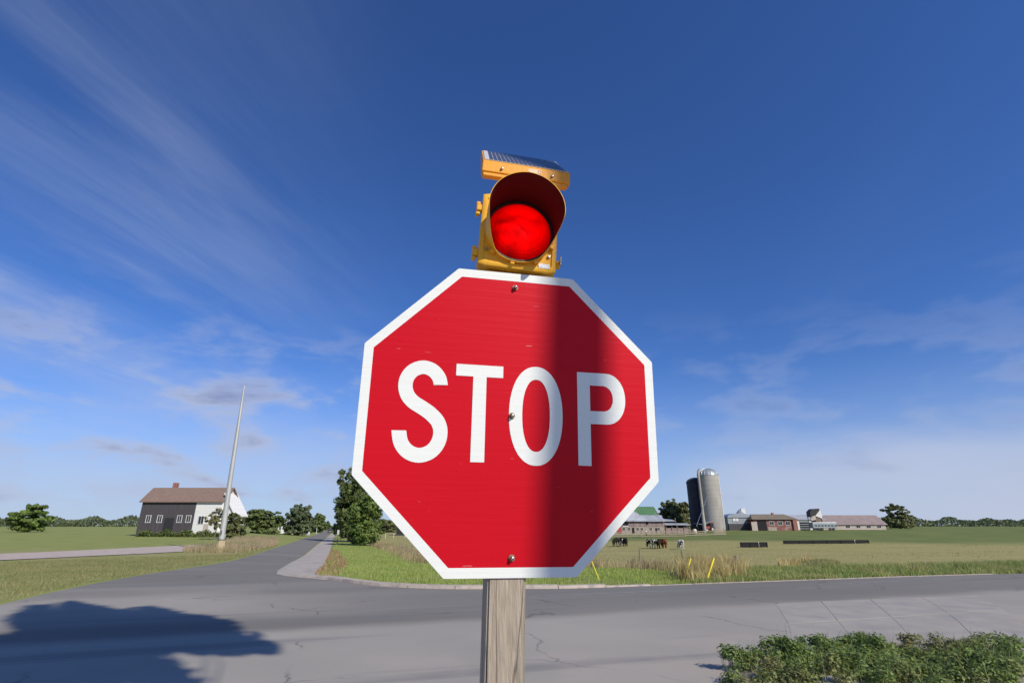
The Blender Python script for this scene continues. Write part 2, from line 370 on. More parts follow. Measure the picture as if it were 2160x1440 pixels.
def asphalt():
    m = bpy.data.materials.new('asphalt'); m.use_nodes = True; nt = m.node_tree; N = nt.nodes; L = nt.links; b = N['Principled BSDF']
    b.inputs['Roughness'].default_value = .85; b.inputs['Specular IOR Level'].default_value = .25
    tc = N.new('ShaderNodeTexCoord'); mp = N.new('ShaderNodeMapping'); mp.inputs['Rotation'].default_value = (0, 0, -TH); L.new(tc.outputs['Object'], mp.inputs[0])
    sep = N.new('ShaderNodeSeparateXYZ'); L.new(mp.outputs[0], sep.inputs[0]); u, v = sep.outputs[0], sep.outputs[1]
    def m2(op, a, c, clamp=False):
        q = N.new('ShaderNodeMath'); q.operation = op; q.use_clamp = clamp
        for i, s in enumerate((a, c)):
            if isinstance(s, (int, float)): q.inputs[i].default_value = s
            else: L.new(s, q.inputs[i])
        return q.outputs[0]
    def nz(sc, de=5, st=(1, 1, 1)):
        q = N.new('ShaderNodeMapping'); q.inputs['Scale'].default_value = st; L.new(mp.outputs[0], q.inputs[0])
        n = N.new('ShaderNodeTexNoise'); n.inputs['Scale'].default_value = sc; n.inputs['Detail'].default_value = de; L.new(q.outputs[0], n.inputs[0]); return n.outputs[0]
    def rp(s, a, c, lo=0, hi=1, sm=True):
        r = N.new('ShaderNodeMapRange'); r.interpolation_type = 'SMOOTHSTEP' if sm else 'LINEAR'
        for i, q in enumerate((a, c, lo, hi)): r.inputs[i+1].default_value = q
        L.new(s, r.inputs[0]); return r.outputs[0]
    def mx(f, a, c):
        q = N.new('ShaderNodeMix'); q.data_type = 'RGBA'
        if isinstance(f, float): q.inputs[0].default_value = f
        else: L.new(f, q.inputs[0])
        for i, s in ((6, a), (7, c)):
            if isinstance(s, tuple): q.inputs[i].default_value = (*s, 1)
            else: L.new(s, q.inputs[i])
        return q.outputs[2]
    wob = m2('ADD', v, m2('MULTIPLY', m2('SUBTRACT', nz(.22, 3), .5), 1.1))
    dark = mx(rp(nz(.35, 5, (.25, 1, 1)), .3, .7), (.182, .169, .149), (.220, .205, .180))
    # worn tracks along the cross road
    w1 = m2('MULTIPLY', rp(m2('ABSOLUTE', m2('SUBTRACT', wob, 19.4), 0), .0, .45, 1, 0), rp(nz(.12, 2), .42, .62))
    dark = mx(m2('MULTIPLY', w1, .55), dark, (.255, .243, .233))
    light = mx(rp(nz(.25, 5), .3, .7), (.318, .295, .256), (.363, .335, .288))
    near = rp(wob, 14.6, 15.9, 1, 0)
    left_worn = m2('MULTIPLY', rp(u, -6., 4.5, 1, 0), m2('MULTIPLY', rp(v, 16.6, 18.2), rp(v, 21., 30., 1, 0)))
    f = m2('MAXIMUM', near, m2('MULTIPLY', left_worn, rp(nz(.18, 3, (.5, 1, 1)), .32, .56, .35, 1.)))
    col = mx(f, dark, light)
    # skid smears and sealed cracks
    n = N.new('ShaderNodeTexNoise'); q = N.new('ShaderNodeMapping'); q.inputs['Rotation'].default_value = (0, 0, R(-38)); q.inputs['Scale'].default_value = (.09, 1.6, 1); L.new(mp.outputs[0], q.inputs[0]); L.new(q.outputs[0], n.inputs[0]); n.inputs['Scale'].default_value = .55; n.inputs['Detail'].default_value = 3
    col = mx(m2('MULTIPLY', rp(n.outputs[0], .58, .70), .55), col, (.165, .162, .165))
    vo = N.new('ShaderNodeTexVoronoi'); vo.feature = 'DISTANCE_TO_EDGE'; vo.inputs['Scale'].default_value = .16
    dn = N.new('ShaderNodeVectorMath'); dn.operation = 'ADD'; L.new(mp.outputs[0], dn.inputs[0])
    nn = N.new('ShaderNodeTexNoise'); nn.inputs['Scale'].default_value = 1.1; nn.inputs['Detail'].default_value = 5; L.new(mp.outputs[0], nn.inputs[0]); L.new(nn.outputs['Color'], dn.inputs[1]); L.new(dn.outputs[0], vo.inputs[0])
    crack = m2('MULTIPLY', rp(vo.outputs[0], .0, .008, 1, 0), rp(nz(.35, 3), .47, .60))
    col = mx(m2('MULTIPLY', crack, .6), col, (.07, .068, .065))
    col = mx(m2('MULTIPLY', rp(nz(26, 3), .60, .74), .22), col, (.40, .38, .36))
    col = mx(m2('MULTIPLY', rp(nz(38, 2), .66, .76), .5), col, (.07, .07, .07))
    sand = m2('MULTIPLY', rp(nz(.5, 6), .45, .7), rp(v, 12.6, 9.5))
    col = mx(m2('MULTIPLY', sand, .6), col, (.40, .34, .29))
    L.new(col, b.inputs['Base Color'])
    bn = N.new('ShaderNodeBump'); bn.inputs['Strength'].default_value = .35; bn.inputs['Distance'].default_value = .01; L.new(nz(60, 3), bn.inputs['Height']); L.new(bn.outputs[0], b.inputs['Normal'])
    return m
sheet('road', road_s, .004, asphalt())
# gravel shoulder right of the side road, and a pale driveway in front of the left building
M['gravel'] = pm('gravel', (.37, .33, .285), (.45, .40, .35), 2.5, .95, .5, 60, c3=(.30, .27, .235), s3=.9, coord='Object')
sh = [(583,1210.5),(604,1215.3),(640,1219),(692,1223.6),(672,1213),(683,1194),(693,1170),(700,1148),(706,1130),(704,1120),(692,1131),(668,1149),(640,1172),(610,1188),(586,1203)]
sheet('gravel_shoulder', [gnd(*p).to_2d() for p in sh], .014, M['gravel'])
M['pale_gravel'] = pm('pale_gravel', (.42, .345, .29), (.50, .42, .36), 1.5, .95, .4, 40)
sheet('driveway', [gnd(*p).to_2d() for p in [(-60,1184),(200,1172),(386,1163),(440,1157),(450,1150),(444,1147),(386,1150),(200,1159),(-60,1170)]], .02, M['pale_gravel'])
# thin worn white lane line on the cross road
M['line'] = pm('worn_road_paint', (.36, .36, .36), (.24, .24, .24), 2.0, .8)
def strip(name, u0, u1, v0, v1, dz, mat, n=24):
    mb = MB()
    for i in range(n):
        a, b = u0+(u1-u0)*i/n, u0+(u1-u0)*(i+1)/n
        P = [xy(a, v0), xy(b, v0), xy(b, v1), xy(a, v1)]; mb.add([(p[0], p[1], Tz(*p)+dz) for p in P], [(0, 1, 2, 3)])
    o = mb.build(name, mat); o['kind'] = 'structure'; return o
strip('lane_line', 7.2, 60, 19.32, 19.38, .012, M['line'])

# kerb: separate concrete lengths along the far side, bending into the side road
M['kerb'] = pm('kerb_concrete', (.50, .42, .345), (.41, .345, .285), 1.7, .9, .3, 50, c3=(.27, .24, .21), s3=3)
def polyline_pts(P, step):
    L_ = [0]
    for a, b in zip(P[:-1], P[1:]): L_.append(L_[-1]+(b-a).length)
    out = []; s = 0
    while s <= L_[-1]:
        k = max(i for i in range(len(L_)) if L_[i] <= s+1e-9); k = min(k, len(P)-2)
        out.append(P[k].lerp(P[k+1], (s-L_[k])/max(1e-9, L_[k+1]-L_[k]))); s += step
    return out
def build_kerb():
    root = empty('kerb'); root['kind'] = 'structure'
    P = [crossP(34, 21.22), crossP(18, 21.25), crossP(14, 21.3), crossP(11, 21.4), crossP(9, 21.5)] + right_edge[:9]
    Q = polyline_pts(P, .35); n = len(Q)
    k = 0; i = 0
    while i+6 < n:
        seg = Q[i:i+7]; mb = MB(); prof = []
        un = uv(seg[3].x, seg[3].y)[0]; frac = max(0., (i*.35-20.6)/(n*.35-20.6)); h = .13 if frac < .72 else .13-.10*min(1, (frac-.72)/.2); w = .34 if frac < .6 else .34+.35*min(1, (frac-.6)/.3)
        if un > 9:
            k_ = min(1, (un-9)/4.5); h = .13-.115*k_; w = .34-.22*k_
        pts = []
        for j, p in enumerate(seg):
            d = (Q[min(i+j+1, n-1)]-Q[max(i+j-1, 0)]).normalized(); nrm = Vector((d.y, -d.x))  # away from the road
            if j == 0: p = p+d*.012
            if j == 6: p = p-d*.012
            z = Tz(p.x, p.y); 
            for (o, zz) in ((-.02, -.1), (-.02, .012), (.03, h), (w, h+.012), (w, -.1)): 
                q = p+nrm*o; pts.append((q.x, q.y, z+zz))
        F = [(j*5+a, j*5+a+1, (j+1)*5+a+1, (j+1)*5+a) for j in range(6) for a in range(4)]+[(0, 1, 2, 3, 4), tuple(30+a for a in (4, 3, 2, 1, 0))]
        mb.add(pts, F); mb.build('kerb_length', M['kerb'], root, bevel=.012)
        i += 6
build_kerb()
# concrete apron slabs at right, cut by curved joints
M['slab'] = pm('apron_concrete', (.323, .298, .259), (.368, .338, .292), .8, .9, .25, 70, c3=(.285, .265, .248), s3=1.2)
J = [[(1534,1276),(1537,1300),(1538,1326),(1538,1362),(1536,1440)],
     [(1633,1270),(1650,1296),(1661,1315),(1666,1332),(1669,1362),(1672,1440)],
     [(1731,1268),(1752,1292),(1772,1316),(1790,1340),(1806,1370),(1820,1440)],
     [(1835,1264),(1864,1288),(1892,1313),(1916,1340),(1938,1370),(1960,1440)],
     [(1945,1260),(1985,1284),(2020,1310),(2050,1340),(2080,1375),(2110,1440)],
     [(2060,1256),(2110,1280),(2150,1308),(2190,1340),(2230,1380),(2260,1440)]]
def build_apron():
    root = empty('pavement'); root['kind'] = 'structure'
    for A, B in zip(J[1:-1], J[2:]):
        a = polyline_pts([gnd(*p).to_2d() for p in A], .12); b = polyline_pts([gnd(*p).to_2d() for p in B], .12)
        for lo, hi in ((12.15, 15.35), (7.0, 12.12)):
            aa = [p for p in a if lo < uv(*p)[1] < hi]; bb = [p for p in b if lo < uv(*p)[1] < hi]
            if len(aa) < 2 or len(bb) < 2: continue
            g = .022
            aa = [p+Vector((UX, UY))*g for p in aa[::3]+[aa[-1]]]; bb = [p-Vector((UX, UY))*g for p in bb[::3]+[bb[-1]]]
            poly = aa+bb[::-1]; mb = MB(); dz = .010+random.uniform(-.002, .002)
            mb.extr([(p.x, p.y) for p in poly], lambda p, q, t: (p, q, Tz(p, q)+t), -.06, dz)
            mb.build('slab', M['slab'], root, bevel=.006, seg=1)
build_apron()

# ------------------------------------------------------------------ the stop sign
SC = Vector((.00619, 1.27834, CAM_Z+.26286)); YAW, TILT, ROLL = .19309, .06422, -.00575
def frame(yaw, tilt, roll):
    n = Vector((math.sin(yaw), -math.cos(yaw), 0)); u = Vector((math.cos(yaw), math.sin(yaw), 0)); v = Vector((0, 0, 1))
    v2 = math.cos(tilt)*v+math.sin(tilt)*n; uu = math.cos(roll)*u+math.sin(roll)*v2; vv = -math.sin(roll)*u+math.cos(roll)*v2
    return uu, vv, uu.cross(vv)
def mat4(o, u, v, n): return Matrix(((u.x, v.x, n.x, o.x), (u.y, v.y, n.y, o.y), (u.z, v.z, n.z, o.z), (0, 0, 0, 1)))
def sheeting(name, c, c2, rough=.42):
    m = pm(name, c, c2, 1.5, rough, detail=3, spec=.12); nt = m.node_tree; N = nt.nodes; L = nt.links; b = N['Principled BSDF']
    tc = N.new('ShaderNodeTexCoord'); mp = N.new('ShaderNodeMapping'); mp.inputs['Scale'].default_value = (1.3, 26, 1); L.new(tc.outputs['Object'], mp.inputs[0])
    n1 = N.new('ShaderNodeTexNoise'); n1.inputs['Scale'].default_value = 3; n1.inputs['Detail'].default_value = 3; L.new(mp.outputs[0], n1.inputs[0])
    # retroreflective cells: fine honeycomb relief
    vo = N.new('ShaderNodeTexVoronoi'); vo.inputs['Scale'].default_value = 420; L.new(tc.outputs['Object'], vo.inputs[0])
    b1 = N.new('ShaderNodeBump'); b1.inputs['Strength'].default_value = .16; b1.inputs['Distance'].default_value = .004; L.new(n1.outputs[0], b1.inputs['Height'])
    b2 = N.new('ShaderNodeBump'); b2.inputs['Strength'].default_value = .10; b2.inputs['Distance'].default_value = .001; L.new(vo.outputs[0], b2.inputs['Height']); L.new(b1.outputs[0], b2.inputs['Normal'])
    L.new(b2.outputs[0], b.inputs['Normal'])
    # short bright scratches and chips in the film
    def scratch(rot, sc, off, lim):
        q = N.new('ShaderNodeMapping'); q.inputs['Rotation'].default_value = (0, 0, rot); q.inputs['Scale'].default_value = sc; q.inputs['Location'].default_value = off; L.new(tc.outputs['Object'], q.inputs[0])
        n = N.new('ShaderNodeTexNoise'); n.inputs['Scale'].default_value = 1; n.inputs['Detail'].default_value = 2; L.new(q.outputs[0], n.inputs[0])
        r = N.new('ShaderNodeMapRange'); r.inputs[1].default_value = lim; r.inputs[2].default_value = lim+.03; L.new(n.outputs[0], r.inputs[0]); return r.outputs[0]
    ad = N.new('ShaderNodeMath'); ad.operation = 'MAXIMUM'; L.new(scratch(.7, (16, 420, 1), (3, 1, 0), .76), ad.inputs[0]); L.new(scratch(-.4, (90, 110, 1), (7, 2, 0), .79), ad.inputs[1])
    src = b.inputs['Base Color'].links[0].from_socket; x = N.new('ShaderNodeMix'); x.data_type = 'RGBA'; L.new(ad.outputs[0], x.inputs[0]); L.new(src, x.inputs[6]); x.inputs[7].default_value = (.62, .45, .43, 1)
    L.new(x.outputs[2], b.inputs['Base Color']); return m
M['sign_red'] = sheeting('sign_red_film', (.59, .006, .017), (.55, .0055, .015))
M['sign_white'] = sheeting('sign_white_film', (.80, .815, .77), (.77, .785, .745))
M['galv'] = pm('galvanised_back', (.42, .43, .43), (.34, .35, .36), 4, .5, metal=.6)
def octagon(a): 
    b = a*math.tan(math.pi/8); return [(-b, a), (-a, b), (-a, -b), (-b, -a), (b, -a), (a, -b), (a, b), (b, a)]
def arc(cx, cy, rx, ry, a0, a1, n, p=1.0):
    out = []
    for i in range(n+1):
        t = a0+(a1-a0)*i/n; c, s = math.cos(t), math.sin(t)
        out.append((cx+rx*math.copysign(abs(c)**p, c), cy+ry*math.copysign(abs(s)**p, s)))
    return out
def ring(mb, O, I, z):
    n = len(O); mb.add([(p[0], p[1], z) for p in O+I], [(i, (i+1) % n, n+(i+1) % n, n+i) for i in range(n)])
def stroke(mb, path, w, z):
    n = len(path); A = []; B = []
    for i in range(n):
        p = Vector(path[i]); d = (Vector(path[min(i+1, n-1)])-Vector(path[max(i-1, 0)])).normalized(); nn = Vector((-d.y, d.x))
        if i in (0, n-1): nn = Vector((math.copysign(1, nn.x), 0))
        ww = w
        A.append(p+nn*ww/2); B.append(p-nn*ww/2)
    mb.add([(p.x, p.y, z) for p in A+B], [(i, i+1, n+i+1, n+i) for i in range(n-1)])
def spline(P, k=10):
    out = []; n = len(P)
    for i in range(n-1):
        p0, p1, p2, p3 = (Vector(P[max(i-1, 0)]), Vector(P[i]), Vector(P[i+1]), Vector(P[min(i+2, n-1)]))
        for j in range(k):
            t = j/k; out.append(tuple(.5*((2*p1)+(p2-p0)*t+(2*p0-5*p1+4*p2-p3)*t*t+(3*p1-p0-3*p2+p3)*t**3)))
    out.append(tuple(P[-1])); return out
def build_sign():
    root = empty('stop_sign', (SC.x, SC.y, 0))
    tag(root, 'large red octagonal stop sign with white STOP lettering on a weathered wooden post', 'stop sign')
    u, v, n = frame(YAW, TILT, ROLL)
    Mw = Matrix.Translation(-Vector((SC.x, SC.y, 0)))@mat4(SC, u, v, n)
    def put(mb, name, mat, parent=root, **k):
        o = mb.build(name, mat, parent, **k)
        o.matrix_parent_inverse = Matrix.Identity(4); o.matrix_basis = Mw if parent is root else Matrix.Identity(4); return o
    # plate with radiused corners
    def rnd(a, r):
        P = octagon(a); out = []
        for i in range(8):
            p0, p, p1 = Vector(P[i-1]), Vector(P[i]), Vector(P[(i+1) % 8]); d0 = (p0-p).normalized(); d1 = (p1-p).normalized(); s = r*math.tan(R(22.5))
            for t in (0, .33, .67, 1): out.append(tuple((p+d0*s*(1-t)**2+d1*s*t*t)))
        return out
    mb = MB(); mb.extr(rnd(.377, .008), lambda p, q, t: (p, q, t), -.0032, 0); pl = put(mb, 'plate', M['galv'])
    mb = MB(); O = rnd(.3768, .008); I = rnd(.3545, .004); ring(mb, O, I, .0006); put(mb, 'border', M['sign_white'], pl)
    mb = MB(); mb.add([(p[0], p[1], .0004) for p in rnd(.3555, .004)], [tuple(range(32))]); put(mb, 'red_field', M['sign_red'], pl)
    zl = .0012
    mb = MB()  # S
    sp = spline([(-.1865,.063),(-.192,.081),(-.208,.098),(-.231,.1045),(-.254,.096),(-.268,.078),(-.2715,.056),(-.265,.034),(-.250,.0175),(-.228,.0045),(-.206,-.010),(-.188,-.029),(-.181,-.052),(-.1855,-.078),(-.202,-.099),(-.228,-.108),(-.254,-.1005),(-.272,-.080),(-.279,-.052)], 8)
    stroke(mb, sp, .0342, zl); put(mb, 'letter_s', M['sign_white'], pl)
    mb = MB()
    mb.add([(-.150,.1185,zl),(-.0310,.1185,zl),(-.0310,.0887,zl),(-.150,.0887,zl),(-.1067,.0887,zl),(-.0732,.0887,zl),(-.0727,-.1204,zl),(-.1065,-.1204,zl)], [(0,3,2,1),(4,7,6,5)]); put(mb, 'letter_t', M['sign_white'], pl)
    mb = MB(); N_ = 64
    O = arc(.0550, -.001, .0692, .1240, 0, 2*math.pi*(N_-1)/N_, N_-1, .93); I = arc(.0552, -.001, .0357, .0905, 0, 2*math.pi*(N_-1)/N_, N_-1, .90); ring(mb, O, I, zl); put(mb, 'letter_o', M['sign_white'], pl)
    mb = MB(); mb.add([(.1643,.1163,zl),(.1643,-.1212,zl),(.1983,-.1217,zl),(.1985,.1163,zl)], [(0,1,2,3)])
    O = [(.1985,.1163)]+arc(.2420, .0496, .0530, .0667, math.pi/2, -math.pi/2, 22, .95)+[(.1985,-.0171)]
    I = [(.1985,.0828)]+arc(.2330, .0494, .0278, .0334, math.pi/2, -math.pi/2, 22, .95)+[(.1985,.0160)]
    k = len(O); mb.add([(p[0], p[1], zl) for p in O+I], [(i, k+i, k+i+1, i+1) for i in range(k-1)]); put(mb, 'letter_p', M['sign_white'], pl)
    M['rust'] = pm('rusty_washer', (.20, .11, .06), (.34, .25, .17), 60, .6, metal=.5)
    for bx, by in ((-.0042, .3356), (-.007, -.0058), (-.0015, -.3341)):
        mb = MB(); mb.lathe([(0, .0025), (.0075, .0025), (.0078, .0018), (.0078, 0)], 20, (bx, by, .0012)); wsh = put(mb, 'washer', M['rust'], smooth=True)
        mb = MB(); mb.lathe([(.0048, 0), (.0048, .006), (.0040, .0085), (.0022, .0097), (0, .010)], 14, (bx, by, .0030)); put(mb, 'bolt', M['steel'], smooth=True)
    # wooden post
    wm = pm('post_wood', (.43, .36, .275), (.34, .285, .22), 5, .85, .35, 22, stretch=(7, 7, .55), detail=6)
    nt = wm.node_tree; N2 = nt.nodes; L2 = nt.links; b = N2['Principled BSDF']
    tc = N2.new('ShaderNodeTexCoord')
    def lines(sx, sz, a, c, loc):
        q = N2.new('ShaderNodeMapping'); q.inputs['Scale'].default_value = (sx, sx, sz); q.inputs['Location'].default_value = loc; L2.new(tc.outputs['Object'], q.inputs[0])
        n_ = N2.new('ShaderNodeTexNoise'); n_.inputs['Scale'].default_value = 1; n_.inputs['Detail'].default_value = 2; L2.new(q.outputs[0], n_.inputs[0])
        s_ = N2.new('ShaderNodeMath'); s_.operation = 'SUBTRACT'; L2.new(n_.outputs[0], s_.inputs[0]); s_.inputs[1].default_value = .5
        ab = N2.new('ShaderNodeMath'); ab.operation = 'ABSOLUTE'; L2.new(s_.outputs[0], ab.inputs[0])
        r = N2.new('ShaderNodeMapRange'); r.inputs[1].default_value = a; r.inputs[2].default_value = c; r.inputs[3].default_value = 1; r.inputs[4].default_value = 0; L2.new(ab.outputs[0], r.inputs[0]); return r.outputs[0]
    src = b.inputs['Base Color'].links[0].from_socket
    for fac, cc in ((lines(55, 1.1, .0, .045, (0, 0, 0)), (.31, .255, .19)), (lines(20, .5, .0, .02, (3, 5, 1)), (.045, .035, .028)), (lines(120, 26, .27, .26, (1, 2, 3)), (.1, .08, .06))):
        x = N2.new('ShaderNodeMix'); x.data_type = 'RGBA'; ml = N2.new('ShaderNodeMath'); ml.operation = 'MULTIPLY'; L2.new(fac, ml.inputs[0]); ml.inputs[1].default_value = .8; L2.new(ml.outputs[0], x.inputs[0]); L2.new(src, x.inputs[6]); x.inputs[7].default_value = (*cc, 1); src = x.outputs[2]
    L2.new(src, b.inputs['Base Color'])
    # post leans with the plate and is seated in the ground
    w = .0445; dirv = v.copy(); base = SC+u*(-.010)-n*(w+.0035); t = base.z/dirv.z
    mbp = MB(); NZ = 26; pts = []
    zt = .372
    for i in range(NZ+1):
        s = -t-.3+(t+.3+zt)*i/NZ
        for cx, cy in ((-w, -w), (w, -w), (w, w), (-w, w)):
            jx = .0012*mnoise.noise((cx*9, cy*9, s*4)); p = base+dirv*s+u*(cx+jx)+n*(cy+jx); pts.append(p-Vector((SC.x, SC.y, 0)))
    mbp.add(pts, [(i*4+k, i*4+(k+1) % 4, (i+1)*4+(k+1) % 4, (i+1)*4+k) for i in range(NZ) for k in range(4)]+[(3, 2, 1, 0), tuple(NZ*4+k for k in range(4))])
    post = mbp.build('post', wm, root); 
    bm = bmesh.new(); bm.from_mesh(post.data); bmesh.ops.bevel(bm, geom=[e for e in bm.edges if e.calc_face_angle(0) > .8], offset=.005, segments=2, affect='EDGES'); bm.to_mesh(post.data); bm.free()
    # a long drying crack in the front face (real gap-coloured sliver set into the wood)
    return base+dirv*zt
post_top = build_sign()

# ------------------------------------------------------------------ solar flashing beacon on the post top
M['signal_yellow'] = pm('signal_yellow_paint', (.90, .48, .045), (.84, .43, .04), 7, .5, .06, 90, spec=.2, c3=(.76, .39, .045), s3=9)
M['solar_yellow'] = pm('solar_box_orange_paint', (.84, .36, .014), (.78, .32, .012), 6, .4, .05, 90)
M['visor_inside'] = pm('visor_inner_black', (.022, .006, .006), rough=.5)
M['cell'] = pm('solar_cell', (.07, .08, .12), (.09, .10, .14), 20, .2, spec=.5)
M['cell_sheet'] = pm('solar_back_sheet', (.62, .62, .64), rough=.3)
def build_beacon():
    yaw, roll = R(9), R(-3.6)
    u, v, n = frame(yaw, 0, roll); c = Vector((.0197, 1.25, CAM_Z+.7638))
    root = empty('flashing_beacon', post_top)
    tag(root, 'yellow solar powered beacon with lit red lens on top of the stop sign post', 'beacon')
    Mw = Matrix.Translation(-post_top)@mat4(c, u, v, n)
    I4 = Matrix.Identity(4)
    def put(mb, name, mat, parent=root, Mx=None, **k):
        o = mb.build(name, mat, parent, **k); o.matrix_parent_inverse = I4; o.matrix_basis = (Mx if Mx is not None else Mw) if parent is root else I4; return o
    hx, hy = .1075, .1130
    mb = MB()  # body tapering backwards
    P = []
    for (sx, sy, z) in ((hx, hy, -.012), (hx, hy, -.03), (hx-.012, hy-.012, -.13)): P += [(-sx, -sy, z), (sx, -sy, z), (sx, sy, z), (-sx, sy, z)]
    mb.add(P, [(i*4+k, i*4+(k+1) % 4, (i+1)*4+(k+1) % 4, (i+1)*4+k) for i in range(2) for k in range(4)]+[(3, 2, 1, 0), (8, 9, 10, 11)]); put(mb, 'housing', M['signal_yellow'], bevel=.006)
    # door: square with a round opening
    N_ = 48; r = .090; mb = MB(); sq = []; ci = []; rim = []
    def sqpt(t, a, b):
        c_, s_ = math.cos(t), math.sin(t); k = min(a/abs(c_) if abs(c_) > 1e-9 else 1e9, b/abs(s_) if abs(s_) > 1e-9 else 1e9); return (c_*k, s_*k)
    ts = [2*math.pi*i/N_+R(45) for i in range(N_)]
    layers = [[(*sqpt(t, hx, hy), -.0105) for t in ts], [(*sqpt(t, hx, hy), .0) for t in ts], [(*sqpt(t, hx-.004, hy-.004), .003) for t in ts], [(*sqpt(t, hx-.012, hy-.012), .003) for t in ts], [(*sqpt(t, hx-.015, hy-.015), -.001) for t in ts], [(.097*math.cos(t), .097*math.sin(t), -.001) for t in ts],
              [(.0955*math.cos(t), .0955*math.sin(t), .007) for t in ts], [(r*math.cos(t), r*math.sin(t), .007) for t in ts], [(r*math.cos(t), r*math.sin(t), -.010) for t in ts]]
    mb.add([p for l in layers for p in l], [(i*N_+k, i*N_+(k+1) % N_, (i+1)*N_+(k+1) % N_, (i+1)*N_+k) for i in range(len(layers)-1) for k in range(N_)])
    door = put(mb, 'door', M['signal_yellow'], smooth=True)
    # lens dome
    lm = bpy.data.materials.new('lit_red_lens'); lm.use_nodes = True; nt = lm.node_tree; N2 = nt.nodes; b = N2['Principled BSDF']
    b.inputs['Base Color'].default_value = (.30, .0, .0, 1); b.inputs['Roughness'].default_value = .3; b.inputs['Specular IOR Level'].default_value = .04
    tc = N2.new('ShaderNodeTexCoord'); nz = N2.new('ShaderNodeTexNoise'); nz.inputs['Scale'].default_value = 16; nz.inputs['Detail'].default_value = 2; nt.links.new(tc.outputs['Object'], nz.inputs[0])
    rp = N2.new('ShaderNodeMapRange'); rp.inputs[1].default_value = .32; rp.inputs[2].default_value = .52; rp.inputs[3].default_value = .45; rp.inputs[4].default_value = 1.15; nt.links.new(nz.outputs[0], rp.inputs[0])
    # lamp filament sits behind the centre: glow falls off to the lens rim
    ln = N2.new('ShaderNodeVectorMath'); ln.operation = 'LENGTH'; nt.links.new(tc.outputs['Object'], ln.inputs[0])
    r2 = N2.new('ShaderNodeMapRange'); r2.interpolation_type = 'SMOOTHSTEP'; r2.inputs[1].default_value = .055; r2.inputs[2].default_value = .094; r2.inputs[3].default_value = 1; r2.inputs[4].default_value = .22; nt.links.new(ln.outputs['Value'], r2.inputs[0])
    vo = N2.new('ShaderNodeTexVoronoi'); vo.inputs['Scale'].default_value = 150; vo.inputs['Randomness'].default_value = .15; nt.links.new(tc.outputs['Object'], vo.inputs[0])
    r3 = N2.new('ShaderNodeMapRange'); r3.inputs[1].default_value = .1; r3.inputs[2].default_value = .7; r3.inputs[3].default_value = 1.12; r3.inputs[4].default_value = .72; nt.links.new(vo.outputs[0], r3.inputs[0])
    m0 = N2.new('ShaderNodeMath'); m0.operation = 'MULTIPLY'; nt.links.new(rp.outputs[0], m0.inputs[0]); nt.links.new(r3.outputs[0], m0.inputs[1])
    mu = N2.new('ShaderNodeMath'); mu.operation = 'MULTIPLY'; nt.links.new(m0.outputs[0], mu.inputs[0]); nt.links.new(r2.outputs[0], mu.inputs[1])
    b.inputs['Emission Color'].default_value = (1, .0, .0, 1); nt.links.new(mu.outputs[0], b.inputs['Emission Strength'])
    mb = MB(); mb.lathe([(.0895, -.006), (.088, .004), (.080, .017), (.066, .027), (.046, .034), (.024, .038), (.004, .039), (0, .039)], 48); put(mb, 'lens', lm, smooth=True)
    mb = MB(); mb.lathe([(.0885, -.002), (.0887, .0080), (.0900, .0092), (.0935, .0092), (.0940, .0075)], 48); put(mb, 'gasket', M['black_paint'], smooth=True)
    # cutaway tunnel visor with real thickness: yellow outside, dark inside
    NV = 72
    def Lv(t):
        d = abs((t-math.pi/2+math.pi) % (2*math.pi)-math.pi)   # angle away from the top
        e = (d-R(94))/R(54); e = min(1, max(0, e)); e = e*e*(3-2*e); return .132-.010*(d/math.pi)-(.112)*e
    for nm, ra, rb, mt in (('visor', .0945, .0958, 'signal_yellow'), ('visor_lining', .0938, .0938, 'visor_inside')):
        P = []; K = 5
        for i in range(NV):
            t = 2*math.pi*i/NV; l = Lv(t)
            for j in range(K):
                s = j/(K-1); rr = ra+.003*s; P.append((rr*math.cos(t), rr*math.sin(t), .004+s*l))
            if nm == 'visor':
                for j in range(K-1, -1, -1):
                    s = j/(K-1); rr = rb+.003*s; P.append((rr*math.cos(t), rr*math.sin(t), .004+s*l))
        q = K*2 if nm == 'visor' else K
        mb = MB(); mb.add(P, [(i*q+j, i*q+j+1, ((i+1) % NV)*q+j+1, ((i+1) % NV)*q+j) for i in range(NV) for j in range(q-1)]); put(mb, nm, M[mt], smooth=True)
    # hinge lugs (left) and latch wing nuts (right)
    for sy in (.066, -.075):
        mb = MB(); mb.box((-hx-.008, sy, -.012), (.016, .020, .020)); mb.box((-hx-.011, sy-.016, -.014), (.012, .010, .016)); mb.box((-hx-.011, sy+.016, -.014), (.012, .010, .016)); put(mb, 'hinge', M['signal_yellow'], bevel=.003)
        mb = MB(); mb.box((hx+.007, sy-.004, -.012), (.014, .018, .02)); lt = put(mb, 'latch', M['signal_yellow'], bevel=.003)
        mb = MB(); mb.tube([(hx+.010, sy-.004, -.004), (hx+.010, sy-.004, .016)], .0035, 8); mb.box((hx+.010, sy+.004, .012), (.005, .011, .006)); mb.box((hx+.010, sy-.012, .012), (.005, .011, .006)); put(mb, 'wing_nut', M['steel'], lt, bevel=.0012)
    for a in (35, 145, 215, 325):
        mb = MB(); mb.lathe([(0, .004), (.004, .0035), (.0045, 0)], 10, (.113*math.cos(R(a))*.93, .113*math.sin(R(a)), .001)); put(mb, 'screw', M['steel'], smooth=True)
    for a in (226, 262, 300, 338):
        mb = MB(); mb.box((.100*math.cos(R(a)), .100*math.sin(R(a)), .006), (.012, .012, .012), Matrix.Rotation(R(a), 3, 'Z')); put(mb, 'visor_tab', M['signal_yellow'], bevel=.002)
